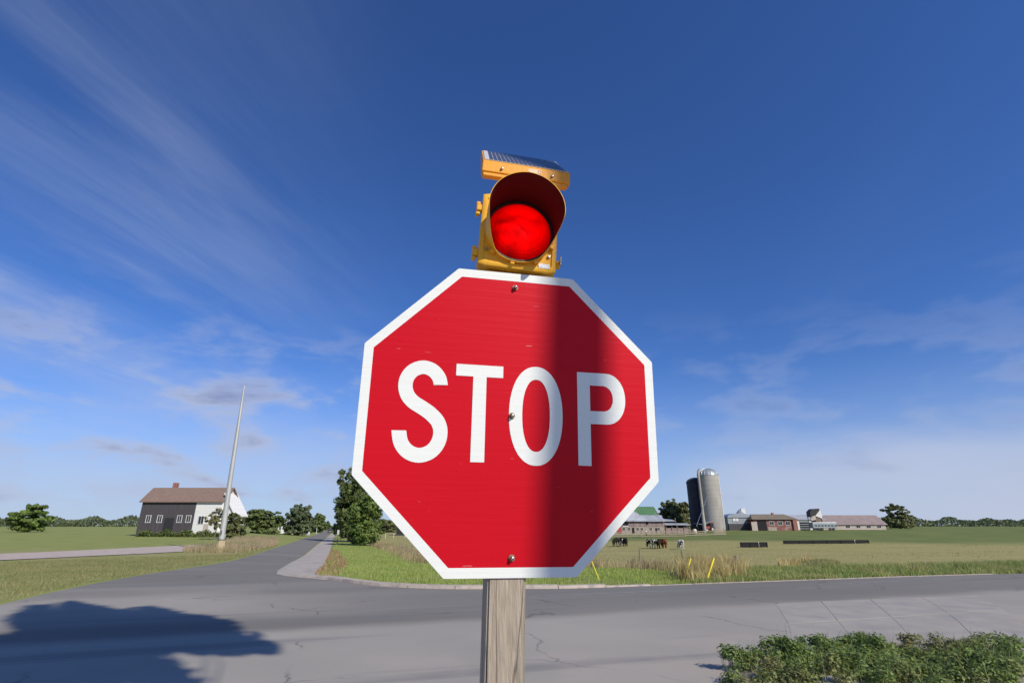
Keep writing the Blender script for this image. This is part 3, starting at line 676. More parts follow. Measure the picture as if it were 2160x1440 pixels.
    mb = MB(); mb.box((.074, -.096, .0036), (.030, .014, .0008)); put(mb, 'maker_label', pm('paper_label', (.72, .72, .72), (.45, .45, .46), 160, .5, lo=.52, hi=.6, stretch=(1, 2, 1)))
    # pipe bracket down to the post, leaning arm up to the solar box
    mb = MB(); P = [(-.066, -hy-.075), (.066, -hy-.075), (.072, -hy-.030), (.082, -hy-.004), (-.082, -hy-.004), (-.072, -hy-.030)]
    mb.extr(P, lambda p, q, t: (p, q, t), -.125, -.018); put(mb, 'mounting_bracket', M['signal_yellow'], bevel=.004)
    mb = MB(); mb.box((-.02, hy+.03, -.075), (.05, .085, .05)); put(mb, 'solar_bracket', M['signal_yellow'], bevel=.003)
    # solar box: own orientation
    yw, ro, ti = R(8.87), R(-3.61), R(44.6); W, LH, HH = .2593, .2939, .0445
    F = Vector((.0441, 1.25, CAM_Z+.9843))
    uu = Vector((math.cos(yw), math.sin(yw), 0)); bb = Vector((-math.sin(yw), math.cos(yw), 0)); zz = Vector((0, 0, 1))
    u2 = math.cos(ro)*uu+math.sin(ro)*zz; z2 = u2.cross(bb); s = math.cos(ti)*bb+math.sin(ti)*z2; nn = u2.cross(s)
    Ms = Matrix.Translation(-post_top)@mat4(F, u2, s, nn)
    st_, ct_ = math.sin(ti), math.cos(ti); H = .037
    def dn(h, d=0.): return (-st_*h+ct_*d, -ct_*h-st_*d)      # h down the upright front face, d into the box
    mb = MB(); mb.extr([(0, 0), (LH, 0), (LH, -.030), dn(H, .03), dn(H)], lambda p, q, t: (t, p, q), -W/2, W/2); sb = put(mb, 'solar_box', M['solar_yellow'], Mx=Ms, bevel=.003)
    mb = MB(); mb.extr([dn(H+.0006, .003), dn(H+.0006, .028), dn(H+.011, .022), dn(H+.012, .003)], lambda p, q, t: (t, p, q), -W/2+.004, W/2-.008); put(mb, 'lower_lip', M['solar_yellow'], sb, bevel=.002)
    fm = Matrix(((1, 0, 0, 0), (0, st_, -ct_, dn(H)[0]), (0, ct_, st_, dn(H)[1]), (0, 0, 0, 1)))   # x along, y up the face, z out of it
    mb = MB(); mb.extr([(-W/2+.006, .008), (W/2-.006, .008), (W/2-.006, LH-.008), (-W/2+.006, LH-.008)], lambda p, q, t: (p, q, t), .0003, .0022); put(mb, 'panel_sheet', M['cell_sheet'], sb)
    nc = 18; x0 = -W/2+.020; x1 = W/2-.009; cw = (x1-x0)/nc
    mbc = MB(); mbc.extr([(0, 0), (cw-.0021, 0), (cw-.0021, LH-.026), (0, LH-.026)], lambda p, q, t: (p, q, t), .0024, .0032)
    first = put(mbc, 'solar_cell', M['cell'], sb); first.matrix_basis = Matrix.Translation((x0, .014, 0))
    for i in range(1, nc):
        o = first.copy(); C.objects.link(o); o.parent = sb; o.matrix_parent_inverse = I4; o.matrix_basis = Matrix.Translation((x0+i*cw, .014, 0))
    for bx in (-.073, .075):
        mb = MB(); mb.lathe([(0, .007), (.003, .0065), (.0042, .003), (.0042, 0)], 12, (bx, .014, 0)); put(mb, 'box_bolt', M['steel'], sb, smooth=True).matrix_basis = fm
    lab = pm('faded_oval_sticker', (.85, .60, .42), (.75, .45, .28), 170, .5, lo=.45, hi=.55)
    mb = MB(); P = arc(.010, .0235, .0065, .0065, math.pi/2, math.pi*1.5, 8)+arc(.036, .0225, .0088, .0088, -math.pi/2, math.pi/2, 8)
    mb.extr(P, lambda p, q, t: (p, q, t), .0004, .0010); put(mb, 'sticker', lab, sb).matrix_basis = fm
    mb = MB(); O = arc(.037, .0225, .0056, .0056, 0, 2*math.pi*23/24, 23); I_ = arc(.037, .0225, .0038, .0038, 0, 2*math.pi*23/24, 23); ring(mb, O, I_, .0013); put(mb, 'sticker_emblem', pm('sticker_print', (.42, .16, .05), rough=.6), sb).matrix_basis = fm
build_beacon()
# ------------------------------------------------------------------ grass
def blades(name, pts, h, hv, w, lean, mat, kind='stuff', seg=1, wind=(.3, .1)):
    """pts: (n, 2) ground positions; one bent tapering blade each"""
    n = len(pts); H = h*(1-hv+2*hv*rng.random(n)) if np.isscalar(h) else h*(1-hv+2*hv*rng.random(n))
    t = rng.random(n)*2*math.pi; dx, dy = np.cos(t), np.sin(t)
    ln = lean*H*(rng.random(n)*.9+.1); la = rng.random(n)*2*math.pi; lx = np.cos(la)*ln+wind[0]*H*.3; ly = np.sin(la)*ln+wind[1]*H*.3
    W = w*(.6+.8*rng.random(n)); z0 = T(pts[:, 0], pts[:, 1])-.03
    P0 = np.stack([pts[:, 0]-dx*W/2, pts[:, 1]-dy*W/2, z0], 1); P1 = np.stack([pts[:, 0]+dx*W/2, pts[:, 1]+dy*W/2, z0], 1)
    m0 = np.stack([pts[:, 0]+lx*.3-dx*W*.38, pts[:, 1]+ly*.3-dy*W*.38, z0+H*.55], 1); m1 = np.stack([pts[:, 0]+lx*.3+dx*W*.38, pts[:, 1]+ly*.3+dy*W*.38, z0+H*.55], 1)
    tp = np.stack([pts[:, 0]+lx, pts[:, 1]+ly, z0+H*(1-.25*(ln/H)**2)], 1)
    V = np.stack([P0, P1, m1, m0, tp], 1).reshape(-1, 3); i = np.arange(n)*5
    F = np.concatenate([np.stack([i, i+1, i+2], 1), np.stack([i, i+2, i+3], 1), np.stack([i+3, i+2, i+4], 1)])
    me = np_mesh(name, V, F); o = link_mesh(name, me, mat); 
    if kind: o['kind'] = kind
    return o
def sample_poly(P, n, clump=0., cs=.5):
    a = np.array([[p[0], p[1]] for p in P]); lo, hi = a.min(0), a.max(0); out = []
    k = 0
    while k < n:
        q = lo+(hi-lo)*rng.random((n*2, 2)); q = q[inside(P, q[:, 0], q[:, 1])]
        if clump:
            v = np.array([mnoise.noise((x*cs, y*cs, 3.3)) for x, y in q]); q = q[rng.random(len(q)) < np.clip(.5+v*clump, .03, 1)]
        out.append(q); k += len(q)
        if len(q) == 0: break
    return np.concatenate(out)[:n]
M['grass'] = pm('green_grass', (.29, .385, .08), (.385, .43, .135), .35, .7, spec=.2, isl=.35, trans=.3, c3=(.36, .40, .14), s3=.22)
M['grass_r'] = pm('green_verge_grass', (.26, .33, .09), (.38, .40, .15), .5, .7, spec=.2, isl=.35, trans=.3, c3=(.42, .38, .16), s3=.5)
M['straw'] = pm('dry_straw_grass', (.70, .58, .28), (.55, .46, .20), .8, .8, spec=.2, isl=.35, trans=.35, c3=(.34, .27, .12), s3=.5)
M['straw_far'] = pm('dry_brown_grass', (.52, .42, .24), (.40, .33, .17), .5, .8, spec=.2, isl=.4, trans=.3, c3=(.22, .19, .09), s3=.25)
M['brown_weed'] = pm('brown_dock_weed', (.34, .22, .11), (.42, .30, .16), 1.5, .8, spec=.2, isl=.35, trans=.2)
kerb_line = [crossP(9, 21.95), *[p+Vector((UX*.2-UY*.45, UY*.2+UX*.45))*.8 for p in right_edge[:7]]]
verge = [gnd(690,1221).to_2d(), gnd(672,1212).to_2d(), gnd(686,1192).to_2d(), gnd(700,1160).to_2d(), gnd(712,1142).to_2d(), gnd(770,1149).to_2d()] + tall_line[1:] + [crossP(16.5, 24), crossP(16.5, 21.7)] + kerb_line
p = sample_poly(verge, 150000); dist = np.hypot(p[:, 0], p[:, 1])
p = p[rng.random(len(p)) < np.clip((34/dist)**1.5, .1, 1)]
tag(blades('verge_grass', p, .15, .45, .016, .6, M['grass']), 'bright green mown grass verge behind the far kerb', 'grass')
ve2 = [crossP(15, 21.35), crossP(20, 25.6), crossP(32, 25.6), crossP(60, 26.5), crossP(60, 21.35)]
p = sample_poly(ve2, 90000, 1.0, .5); dd = np.hypot(p[:, 0], p[:, 1])
h = .20+.22*np.clip((line_dist([crossP(15, 22), crossP(60, 22)], p[:, 0], p[:, 1]))/2.5, 0, 1)
tag(blades('rough_verge_grass', p, h, .5, .024, .6, M['grass_r']), 'rough pale green grass beside the road at right', 'grass')
# tall dry grass along the pasture fence
def along(P, n, spread, off=0):
    L_ = np.array([0]+[(b-a).length for a, b in zip(P[:-1], P[1:])]).cumsum(); s = rng.random(n)*L_[-1]; k = np.clip(np.searchsorted(L_, s)-1, 0, len(P)-2); t = (s-L_[k])/(L_[k+1]-L_[k])
    A = np.array([[q.x, q.y] for q in P]); d = A[k+1]-A[k]; d /= np.linalg.norm(d, axis=1)[:, None]; nn = np.stack([-d[:, 1], d[:, 0]], 1)
    return A[k]+(A[k+1]-A[k])*t[:, None]+nn*(off+spread*rng.normal(size=n))[:, None]
q = along(tall_line[:-2], 42000, .8, .7); v = np.array([mnoise.noise((x*.5, y*.5, 9.)) for x, y in q]); q = q[rng.random(len(q)) < np.clip(.45+v*1.3, .05, 1)]
tag(blades('dry_fence_grass', q, .62, .5, .022, .45, M['straw_far']), 'tall tan dry grass along the pasture fence', 'grass')
near_tall = [gnd(*c).to_2d() for c in [(1432,1213),(1436,1226),(1480,1227),(1540,1224),(1566,1219),(1560,1206),(1500,1203),(1445,1205)]]
q = []
for c0 in sample_poly(near_tall, 150):
    q.append(c0+rng.normal(size=(int(rng.integers(30, 130)), 2))*rng.uniform(.12, .4))
q = np.concatenate(q); hs = np.clip(.35+.85*np.array([.5+mnoise.noise((x*.9, y*.9, 1.7)) for x, y in q]), .3, 1.0)
tag(blades('tall_straw_grass', q, hs, .35, .02, .55, M['straw']), 'tall golden straw grass around the yellow guards', 'grass')
pale = [gnd(*c).to_2d() for c in [(1570,1219),(1700,1215),(1690,1205),(1570,1206)]]
q = sample_poly(pale, 7000, .7, .7); tag(blades('pale_seed_grass', q, .30, .5, .02, .5, pm('pale_seed_heads', (.55, .52, .22), (.42, .44, .16), .6, .8, isl=.3, trans=.3)), 'pale yellow green seeding grass right of the straw grass', 'grass')
cl = [gnd(*c).to_2d() for c in [(1690,1186),(1745,1185),(1774,1190),(1750,1200),(1690,1198)]]
q = sample_poly(cl, 5000, .5, .5); tag(blades('dark_weed_clump', q, .3, .5, .03, .7, pm('dark_weed', (.24, .25, .09), (.34, .32, .13), .7, .8, isl=.4, trans=.2)), 'darker weeds at the pasture edge far right', 'weeds')
st = [gnd(*c).to_2d() for c in [(1640,1192),(1710,1181),(1716,1187),(1650,1196)]]
q = sample_poly(st, 2600, .6, .8); tag(blades('dry_seed_heads', q, .5, .4, .03, .5, M['straw']), 'pale dry seed heads at the pasture edge right of the straw grass', 'grass')
q = sample_poly([gnd(*c).to_2d() for c in [(662,1213),(690,1219),(718,1212),(735,1190),(712,1162),(698,1160),(690,1176),(680,1196)]], 5200, 1.6, .9)
tag(blades('brown_weeds', q, .20, .6, .03, .8, M['brown_weed']), 'reddish brown weeds at the corner of the verge', 'weeds')
lv = [gnd(*c).to_2d() for c in [(386,1159),(386,1168),(440,1167),(520,1164),(585,1150),(585,1137),(520,1136),(470,1141),(450,1150)]]
q = sample_poly(lv, 16000, 1.2, .25); tag(blades('left_dry_grass', q, .55, .5, .035, .5, pm('pinkish_dry_grass', (.50, .38, .25), (.40, .33, .18), .3, .8, isl=.3, trans=.3, c3=(.22, .27, .09), s3=.12)), 'pinkish tan dry grass on the bank left of the side road', 'grass')
lv2 = [gnd(*c).to_2d() for c in [(0,1268),(200,1226),(386,1196),(500,1177),(580,1153),(590,1148),(520,1166),(386,1172),(0,1185)]]
q = sample_poly(lv2, 60000); dd = np.hypot(q[:, 0], q[:, 1]); tag(blades('left_lawn', q, .09, .5, .02, .6, pm('faded_lawn', (.23, .24, .09), (.31, .29, .13), .3, .8, isl=.3, trans=.25)), 'short faded lawn left of the side road', 'grass')
# pasture tufts
tu = [gnd(*c).to_2d() for c in [(840,1170),(1000,1186),(1300,1190),(1600,1196),(2100,1190),(2150,1150),(1700,1140),(1250,1140),(840,1140)]]
q = sample_poly(tu, 12000, 1.1, .12); tag(blades('pasture_tufts', q, .07, .6, .06, 1.2, pm('pasture_grass', (.31, .285, .11), (.38, .33, .15), .2, .9, isl=.3, trans=.2)), 'short grazed tufts scattered over the pasture', 'grass')

# leafy weeds in the near right corner
def leaf_patch(name, centres, nleaf, size, spread, mat):
    V = []; n = len(centres)*nleaf
    c = np.repeat(centres, nleaf, 0); d = rng.normal(size=(n, 3)); d /= np.linalg.norm(d, axis=1)[:, None]; r = rng.random(n)**.5
    P = c+d*r[:, None]*np.array(spread); P[:, 2] = np.maximum(P[:, 2], T(P[:, 0], P[:, 1])+.01)
    nr = d*.6+np.array([0, 0, .8])+rng.normal(size=(n, 3))*.45; nr /= np.linalg.norm(nr, axis=1)[:, None]
    a = np.cross(nr, rng.normal(size=(n, 3))); a /= np.linalg.norm(a, axis=1)[:, None]; b = np.cross(nr, a)
    s = size*(.5+rng.random(n))[:, None]
    quad = np.stack([P-a*s, P+b*s*.45+nr*s*.12, P+a*s, P-b*s*.45+nr*s*.12], 1).reshape(-1, 3); i = np.arange(n)*4
    F = np.stack([i, i+1, i+2, i+3], 1); o = link_mesh(name, np_mesh(name, quad, F), mat); return o
M['weed_leaf'] = pm('weed_leaves', (.11, .18, .035), (.19, .26, .06), 1.2, .55, isl=.4, trans=.25, c3=(.23, .20, .08), s3=.8)
wp = [gnd(*c).to_2d() for c in [(1575,1400),(1630,1384),(1700,1380),(1760,1366),(1850,1362),(2000,1376),(2160,1372),(2160,1460),(1540,1460),(1548,1420)]]
q = sample_poly(wp, 330); q = q+rng.normal(size=q.shape)*.12; qz = T(q[:, 0], q[:, 1])
hn = np.array([.5+mnoise.noise((x*1.1, y*1.1, 5.)) for x, y in q]); hh = np.clip(.02+.27*hn*(.5+rng.random(len(q))), .02, .42); cen = np.stack([q[:, 0], q[:, 1], qz+hh], 1)
tag(blades('weed_stalks', np.repeat(q, 5, 0)+rng.normal(size=(len(q)*5, 2))*.09, np.repeat(hh, 5)+.16, .5, .012, .5, M['grass_r']), 'thin stalks rising from the leafy weeds in the near right corner', 'weeds')
o = leaf_patch('leafy_weeds', cen, 150, .031, (.17, .17, .13), M['weed_leaf']); tag(o, 'dense low leafy green weeds in the near right corner', 'weeds', kind='stuff')

# ------------------------------------------------------------------ trees
M['bark'] = pm('bark', (.12, .095, .07), (.18, .15, .115), 3, .95, .6, 12, stretch=(1, 1, .3))
LEAF = {
 'maple': pm('maple_leaves', (.10, .155, .03), (.17, .23, .058), .35, .6, isl=.45, trans=.22, spec=.25),
 'dark': pm('dark_leaves', (.085, .12, .032), (.145, .18, .058), .3, .6, isl=.45, trans=.2, spec=.25),
 'olive': pm('olive_leaves', (.115, .135, .048), (.18, .19, .075), .25, .6, isl=.4, trans=.22, spec=.25),
 'grey': pm('grey_green_leaves', (.095, .125, .06), (.16, .19, .095), .25, .6, isl=.4, trans=.22, spec=.25),
 'pale': pm('pale_leaves', (.22, .21, .085), (.33, .30, .15), .4, .6, isl=.35, trans=.3, spec=.25),
}
def tree(name, label, base, height, width, leaf, n=6000, size=.28, trunk_h=.18, lobes=16, group=None, seed=1, shape='round', cat='tree', low=.12, trunk_r=None, depth=None):
    r_ = random.Random(seed); rn = np.random.default_rng(seed)
    root = empty(name, base); tag(root, label, cat, group); depth = depth or width
    tr = trunk_r or max(.06, height*.022); mb = MB()
    top = Vector((r_.uniform(-.05, .05)*width, r_.uniform(-.05, .05)*width, height*.8))
    pts = [Vector((0, 0, -.3)), Vector((0, 0, 0)), Vector((0, 0, height*.02))]+[Vector((0, 0, 0)).lerp(top, t)+Vector((r_.uniform(-.03, .03)*width, r_.uniform(-.03, .03)*width, 0)) for t in (.25, .5, .75, 1)]
    mb.tube(pts, [tr*1.6, tr*1.35, tr, tr*.85, tr*.6, tr*.35, tr*.12], 8)
    L = []
    for i in range(lobes):
        t = (i+.5)/lobes; z = low+(.97-low)*t
        if shape == 'round': rad = math.sin(math.pi*min(1, max(0, (z-low)/(1.0-low)))**.85)**.6
        elif shape == 'cone': rad = (1-z)*1.15+.1
        elif shape == 'tall': rad = .55+.45*math.sin(math.pi*z*1.1)
        else: rad = 1.0 if z < .7 else .8
        a = i*2.399+r_.uniform(-.4, .4); rr = rad*(r_.uniform(.45, .82) if shape == 'block' else r_.uniform(.28, .76))
        sz = (.17+.13*r_.random())*(1.15-(.15 if shape == 'block' else .4)*t)
        L.append((Vector((math.cos(a)*rr*width/2, math.sin(a)*rr*depth/2, z*height*.93)), sz*width*.95, sz*height*.42+.14*sz*width))
    for c, rx, rz in L[::2]:
        s = pts[3].lerp(top, min(1, max(0, c.z/height*.8))) ; s.z = min(s.z, c.z)
        mb.tube([s, s.lerp(c, .5)+Vector((0, 0, -.03*height)), c], [tr*.4, tr*.22, tr*.06], 5)
    mb.build('trunk', M['bark'], root, smooth=True)
    wts = np.array([l[1]*l[1]*l[2] for l in L])**.75; cnt = np.maximum(30, (n*wts/wts.sum())).astype(int); PP = []; NN = []
    for (c, rx, rz), k in zip(L, cnt):
        d = rn.normal(size=(k, 3)); d /= np.linalg.norm(d, axis=1)[:, None]
        # sub-clumps break the lobe's outline
        sub = rn.normal(size=(max(5, k//45), 3)); sub /= np.linalg.norm(sub, axis=1)[:, None]; sub *= (.55+.55*rn.random(len(sub)))[:, None]
        ci = rn.integers(0, len(sub), k); P = sub[ci]*1.0+d*(.34*rn.random(k)**.5)[:, None]
        PP.append(np.array(c)+P*np.array([rx, rx*depth/width, rz])); NN.append(P/np.linalg.norm(P, axis=1)[:, None]*.7+d*.5)
    P = np.concatenate(PP); Nn = np.concatenate(NN)+rn.normal(size=(len(P), 3))*.45+np.array([0, 0, .25]); Nn /= np.linalg.norm(Nn, axis=1)[:, None]
    P[:, 2] = np.maximum(P[:, 2], .05*height)
    k = len(P); a = np.cross(Nn, rn.normal(size=(k, 3))); a /= np.linalg.norm(a, axis=1)[:, None]; b = np.cross(Nn, a); s = size*(.5+.9*rn.random(k))[:, None]
    V = np.stack([P-a*s, P+b*s*.55-Nn*s*.1, P+a*s, P-b*s*.55-Nn*s*.1], 1).reshape(-1, 3); i = np.arange(k)*4
    link_mesh('crown', np_mesh('crown', V, np.stack([i, i+1, i+2, i+3], 1)), LEAF[leaf], root)
    return root
def px_tree(name, label, cx, base_y, top_y, wpx, leaf, Y=None, n=6000, size=None, **k):
    b = gnd(cx, base_y) if Y is None else at(cx, base_y, Y); 
    if Y is not None: b.z = Tz(b.x, b.y)
    a, s = ray(cx, top_y); h = CAM_Z+s*b.y-b.z; w = wpx/1159*b.y
    return tree(name, label, b, h, w, leaf, n, size or max(.09, b.y*.0022), **k)
px_tree('tall_tree', 'tallest roadside tree, open crowned, standing behind the full leafy maple', 735, 1142, 986, 66, 'dark', n=17000, lobes=34, seed=3, shape='block', low=.12, size=.27)
px_tree('maple_tree', 'full dark green leafy maple beside the side road, partly behind the stop sign', 769, 1150, 1040, 84, 'maple', n=20000, lobes=30, seed=5, shape='round', low=.06, size=.23)
px_tree('shrub', 'small tree close behind the maple on its roadside edge', 719, 1136, 1078, 32, 'dark', n=4000, lobes=10, seed=8, low=.08)
px_tree('bush', 'dark rounded bush between the white farmhouse wing and the small white house', 557, 1125, 1074, 72, 'dark', n=10000, lobes=18, seed=11, shape='block', low=.08, cat='bush')
px_tree('grey_tree', 'grey green roadside tree standing left of the side road', 628, 1129, 1061, 46, 'grey', n=13000, lobes=28, seed=13, low=.05, shape='block')
px_tree('dark_tree', 'round dark tree farther down the left of the side road', 670, 1122, 1083, 32, 'dark', n=7000, lobes=18, seed=17, low=.08)
px_tree('small_tree', 'smaller tree between the grey tree and the round dark tree', 651, 1124, 1091, 26, 'grey', n=3000, lobes=9, seed=19, low=.05)
px_tree('young_tree', 'young pale leaved tree in front of the white building', 452, 1131, 1066, 42, 'pale', Y=92, n=2600, lobes=11, seed=23, low=.38, size=.16, trunk_r=.09)
px_tree('yard_bush', 'dark green bush beside the young pale tree', 492, 1128, 1081, 40, 'olive', Y=97, n=7000, lobes=16, seed=29, shape='block', low=.05, cat='bush')
for i, (x, by, ty, w, l) in enumerate([(690,1117,1098,14,'dark'),(712,1116,1095,16,'grey'),(682,1118,1100,12,'olive')]):
    px_tree('distant_tree', ['little dark tree where the side road vanishes', 'distant grey green tree right of where the side road vanishes', 'distant olive tree left of where the side road vanishes'][i], x, by, ty, w, l, Y=330, n=1500, lobes=8, seed=40+i, low=.05, group='distant trees along the side road')
px_tree('hedge_tree', 'olive tree clump low on the horizon behind the pasture fence left of the sign', 824, 1119, 1096, 44, 'olive', Y=240, n=4000, lobes=14, seed=47, shape='block', low=.04)
px_tree('barn_tree', 'broad olive green tree standing behind the green roofed barn', 1418, 1112, 1051, 66, 'olive', Y=205, n=12000, lobes=24, seed=51, low=.16, size=.42)
px_tree('barn_tree', 'second olive tree between the barn and the dark silo', 1450, 1112, 1055, 46, 'olive', Y=207, n=8000, lobes=18, seed=53, low=.12, size=.42)
for i, (x, ty, w, l, lab) in enumerate([(1900,1062,70,'olive','broad olive tree beyond the farm sheds at far right'),(60,1060,80,'maple','green tree behind the dark shed at the left edge')]):
    px_tree('yard_tree', lab, x, 1116, ty, w, l, Y=235 if x > 500 else 150, n=7000, lobes=18, seed=61+i, low=.1, size=.42)
tree('shade_tree', 'tall tree behind the viewer shading the far band of road at left', (7.1, -3.6, 0), 21.5, 6.0, 'maple', 6000, .34, lobes=18, seed=77, low=.885, shape='block', trunk_r=.07, depth=1.5)
tree('shade_tree', 'second tall tree behind the viewer shading the near left corner of road', (5.3, -5.4, 0), 18.5, 5.5, 'maple', 6000, .36, lobes=18, seed=79, low=.84, shape='block', trunk_r=.10, depth=3.0)

def far_woods(name, label, a0, a1, D, h, seed):
    rn = np.random.default_rng(seed); n = 9000; a = rn.uniform(a0, a1, n); d = D+rn.normal(size=n)*18; x = a*d
    top = h*(.45+.55*np.abs(np.sin(a*41+seed))*(.6+.4*np.sin(a*97)))+1.5
    P = np.stack([x, d, T(x, d)+rn.random(n)**.8*top], 1); N_ = rn.normal(size=(n, 3)); N_ /= np.linalg.norm(N_, axis=1)[:, None]; A = np.cross(N_, rn.normal(size=(n, 3))); A /= np.linalg.norm(A, axis=1)[:, None]; B = np.cross(N_, A); s_ = (.7+.9*rn.random(n))[:, None]
    V = np.stack([P-A*s_, P+B*s_*.7, P+A*s_, P-B*s_*.7], 1).reshape(-1, 3); i = np.arange(n)*4
    tag(link_mesh(name, np_mesh(name, V, np.stack([i, i+1, i+2, i+3], 1)), LEAF['grey']), label, 'woods', kind='stuff')
far_woods('far_woods', 'thin far tree line on the horizon behind the right hand farm', .36, 1.02, 620, 9, 3)
far_woods('far_woods', 'thin far tree line on the horizon at left', -1.0, -.36, 560, 9, 5)
far_woods('far_woods', 'thin far tree line on the horizon behind the stop sign', -.27, .3, 700, 8, 8)
# utility pole behind the viewer: throws the upright soft shadow on the sign
def utility_pole():
    p0 = SC+frame(YAW, TILT, ROLL)[0]*.160; k = 6.0/math.hypot(SUN.x, SUN.y); b = p0+SUN*k; b.z = 0
    root = empty('utility_pole', b); tag(root, 'slim utility pole behind the viewer, shading the stop sign', 'utility pole')
    mb = MB(); mb.tube([(0, 0, -.4), (0, 0, 5), (0, 0, 10.2)], [.095, .084, .07], 16); mb.build('pole', M['wood_grey'], root, smooth=True)
    mb = MB(); mb.box((0, 0, 9.9), (.12, 1.9, .1)); mb.build('crossarm', M['wood_grey'], root, bevel=.01)
utility_pole()
# ------------------------------------------------------------------ buildings
def sx(px, Y): return (px-1080)/1159*Y
class Bld:
    """a building: local x right, y away from the viewer, z up, at a ground point"""
    def __init__(s, name, label, px, py, rz=0, cat='building', Y=None, group=None):
        b = gnd(px, py) if Y is None else at(px, py, Y)
        if Y is not None: b.z = Tz(b.x, b.y)
        s.b = b; s.Y = b.y; s.root = empty(name, b, rz); tag(s.root, label, cat, group); s.k = b.y/1159; s.rz = rz; s.px0 = px
    def X(s, px): return (px-s.px0)*s.k
    def Z(s, py, dy=0):
        a, q = ray(s.px0, py); return CAM_Z+q*(s.Y+dy)-s.b.z
    def part(s, name, mat, fn, parent=None, **k):
        mb = MB(); fn(mb); return mb.build(name, mat, parent or s.root, **k)
    def box(s, name, mat, x0, x1, y0, y1, z0, z1, parent=None, bevel=0): return s.part(name, mat, lambda m: m.box(((x0+x1)/2, (y0+y1)/2, (z0+z1)/2), (x1-x0, y1-y0, z1-z0)), parent, bevel=bevel)
    def gable(s, name, mat, x0, x1, y0, y1, ze, zr, along='x', ov=.4, th=.18, parent=None, ridge=None):
        def f(m):
            if along == 'x':
                r = (y0+y1)/2 if ridge is None else ridge
                for a, c in ((y0-ov, r), (y1+ov, r)):
                    za = ze-(zr-ze)*ov/abs(r-(y0 if a < r else y1)); m.add([(x0-ov, a, za), (x1+ov, a, za), (x1+ov, c, zr), (x0-ov, c, zr), (x0-ov, a, za-th), (x1+ov, a, za-th), (x1+ov, c, zr-th), (x0-ov, c, zr-th)], [(0, 1, 2, 3), (7, 6, 5, 4), (0, 4, 5, 1), (1, 5, 6, 2), (2, 6, 7, 3), (3, 7, 4, 0)])
            else:
                r = (x0+x1)/2 if ridge is None else ridge
                for a, c in ((x0-ov, r), (x1+ov, r)):
                    za = ze-(zr-ze)*ov/abs(r-(x0 if a < r else x1)); m.add([(a, y0-ov, za), (a, y1+ov, za), (c, y1+ov, zr), (c, y0-ov, zr), (a, y0-ov, za-th), (a, y1+ov, za-th), (c, y1+ov, zr-th), (c, y0-ov, zr-th)], [(0, 1, 2, 3), (7, 6, 5, 4), (0, 4, 5, 1), (1, 5, 6, 2), (2, 6, 7, 3), (3, 7, 4, 0)])
        return s.part(name, mat, f, parent)
    def gable_wall(s, name, mat, x0, x1, y0, y1, z0, ze, zr, along='x', ridge=None):
        def f(m):
            if along == 'x':
                r = (y0+y1)/2 if ridge is None else ridge
                m.extr([(y0, z0), (y1, z0), (y1, ze), (r, zr), (y0, ze)], lambda p, q, t: (t, p, q), x0, x1)
            else:
                r = (x0+x1)/2 if ridge is None else ridge
                m.extr([(x0, z0), (x1, z0), (x1, ze), (r, zr), (x0, ze)], lambda p, q, t: (p, t, q), y0, y1)
        return s.part(name, mat, f)
    def window(s, x, z, w, h, y, frame='white_paint', parent=None, pane='glass'):
        fr = s.part('window', M[frame], lambda m: [m.box((x, y-.04, z+h/2), (w+.16, .08, .09)), m.box((x, y-.04, z-h/2), (w+.16, .08, .09)), m.box((x-w/2, y-.04, z), (.09, .078, h-.09)), m.box((x+w/2, y-.04, z), (.09, .078, h-.09)), m.box((x, y-.03, z), (.05, .05, h-.09))], parent)
        s.part('pane', M[pane], lambda m: m.box((x, y-.012, z), (w-.09, .02, h-.09)), fr); return fr
def ribs(b, name, mat, x0, x1, step, A, B, w=.06, h=.05, parent=None):
    """raised seams on a roof slope; A, B = (y, z) at eave and ridge"""
    def f(m):
        n = int((x1-x0)/step); d = Vector((0, B[0]-A[0], B[1]-A[1])); L_ = d.length; ang = math.atan2(d.z, d.y)
        for i in range(n+1): m.box((x0+step*i, (A[0]+B[0])/2, (A[1]+B[1])/2+h*.4), (w, L_, h), Matrix.Rotation(ang, 3, 'X'))
    o = b.part(name, mat, f, parent); o['kind'] = 'stuff'; return o
M['brown_roof'] = pm('brown_shingles', (.19, .125, .095), (.24, .165, .13), 2, .9, .4, 14, stretch=(1, 1, 4))
M['dark_siding'] = pm('dark_vertical_siding', (.055, .048, .055), (.085, .075, .08), 2, .8, .3, 9, stretch=(3, 3, .1))
M['white_siding'] = pm('white_siding', (.78, .77, .74), (.70, .69, .66), 1, .6, .25, 9, stretch=(.1, .1, 5))
M['green_roof'] = pm('green_metal_roof', (.085, .20, .075), (.115, .24, .10), .6, .5, c3=(.16, .26, .14), s3=.8)
M['grey_metal'] = pm('grey_metal_roof', (.36, .38, .42), (.44, .455, .48), .5, .5, c3=(.28, .285, .30), s3=.6)
M['barn_boards'] = pm('weathered_barn_boards', (.27, .185, .175), (.34, .25, .235), 2.2, .9, .4, 14, stretch=(2.5, 2.5, .1), c3=(.14, .11, .105), s3=1.2)
M['stone'] = pm('barn_stone_wall', (.42, .355, .285), (.34, .285, .23), 1.3, .95, .5, 8, c3=(.27, .225, .185), s3=2.5)
M['brick'] = pm('red_brick', (.26, .105, .075), (.33, .15, .11), 3, .9, .3, 20)
M['red_paint'] = pm('red_paint', (.42, .06, .055), (.36, .05, .045), 2, .6)
M['concrete'] = pm('silo_concrete', (.34, .32, .285), (.41, .385, .345), .35, .9, .25, 6, stretch=(1, 1, .35), c3=(.25, .235, .215), s3=.25)
M['dark_silo'] = pm('dark_blue_silo_steel', (.028, .03, .046), (.04, .043, .062), .6, .5, spec=.2)
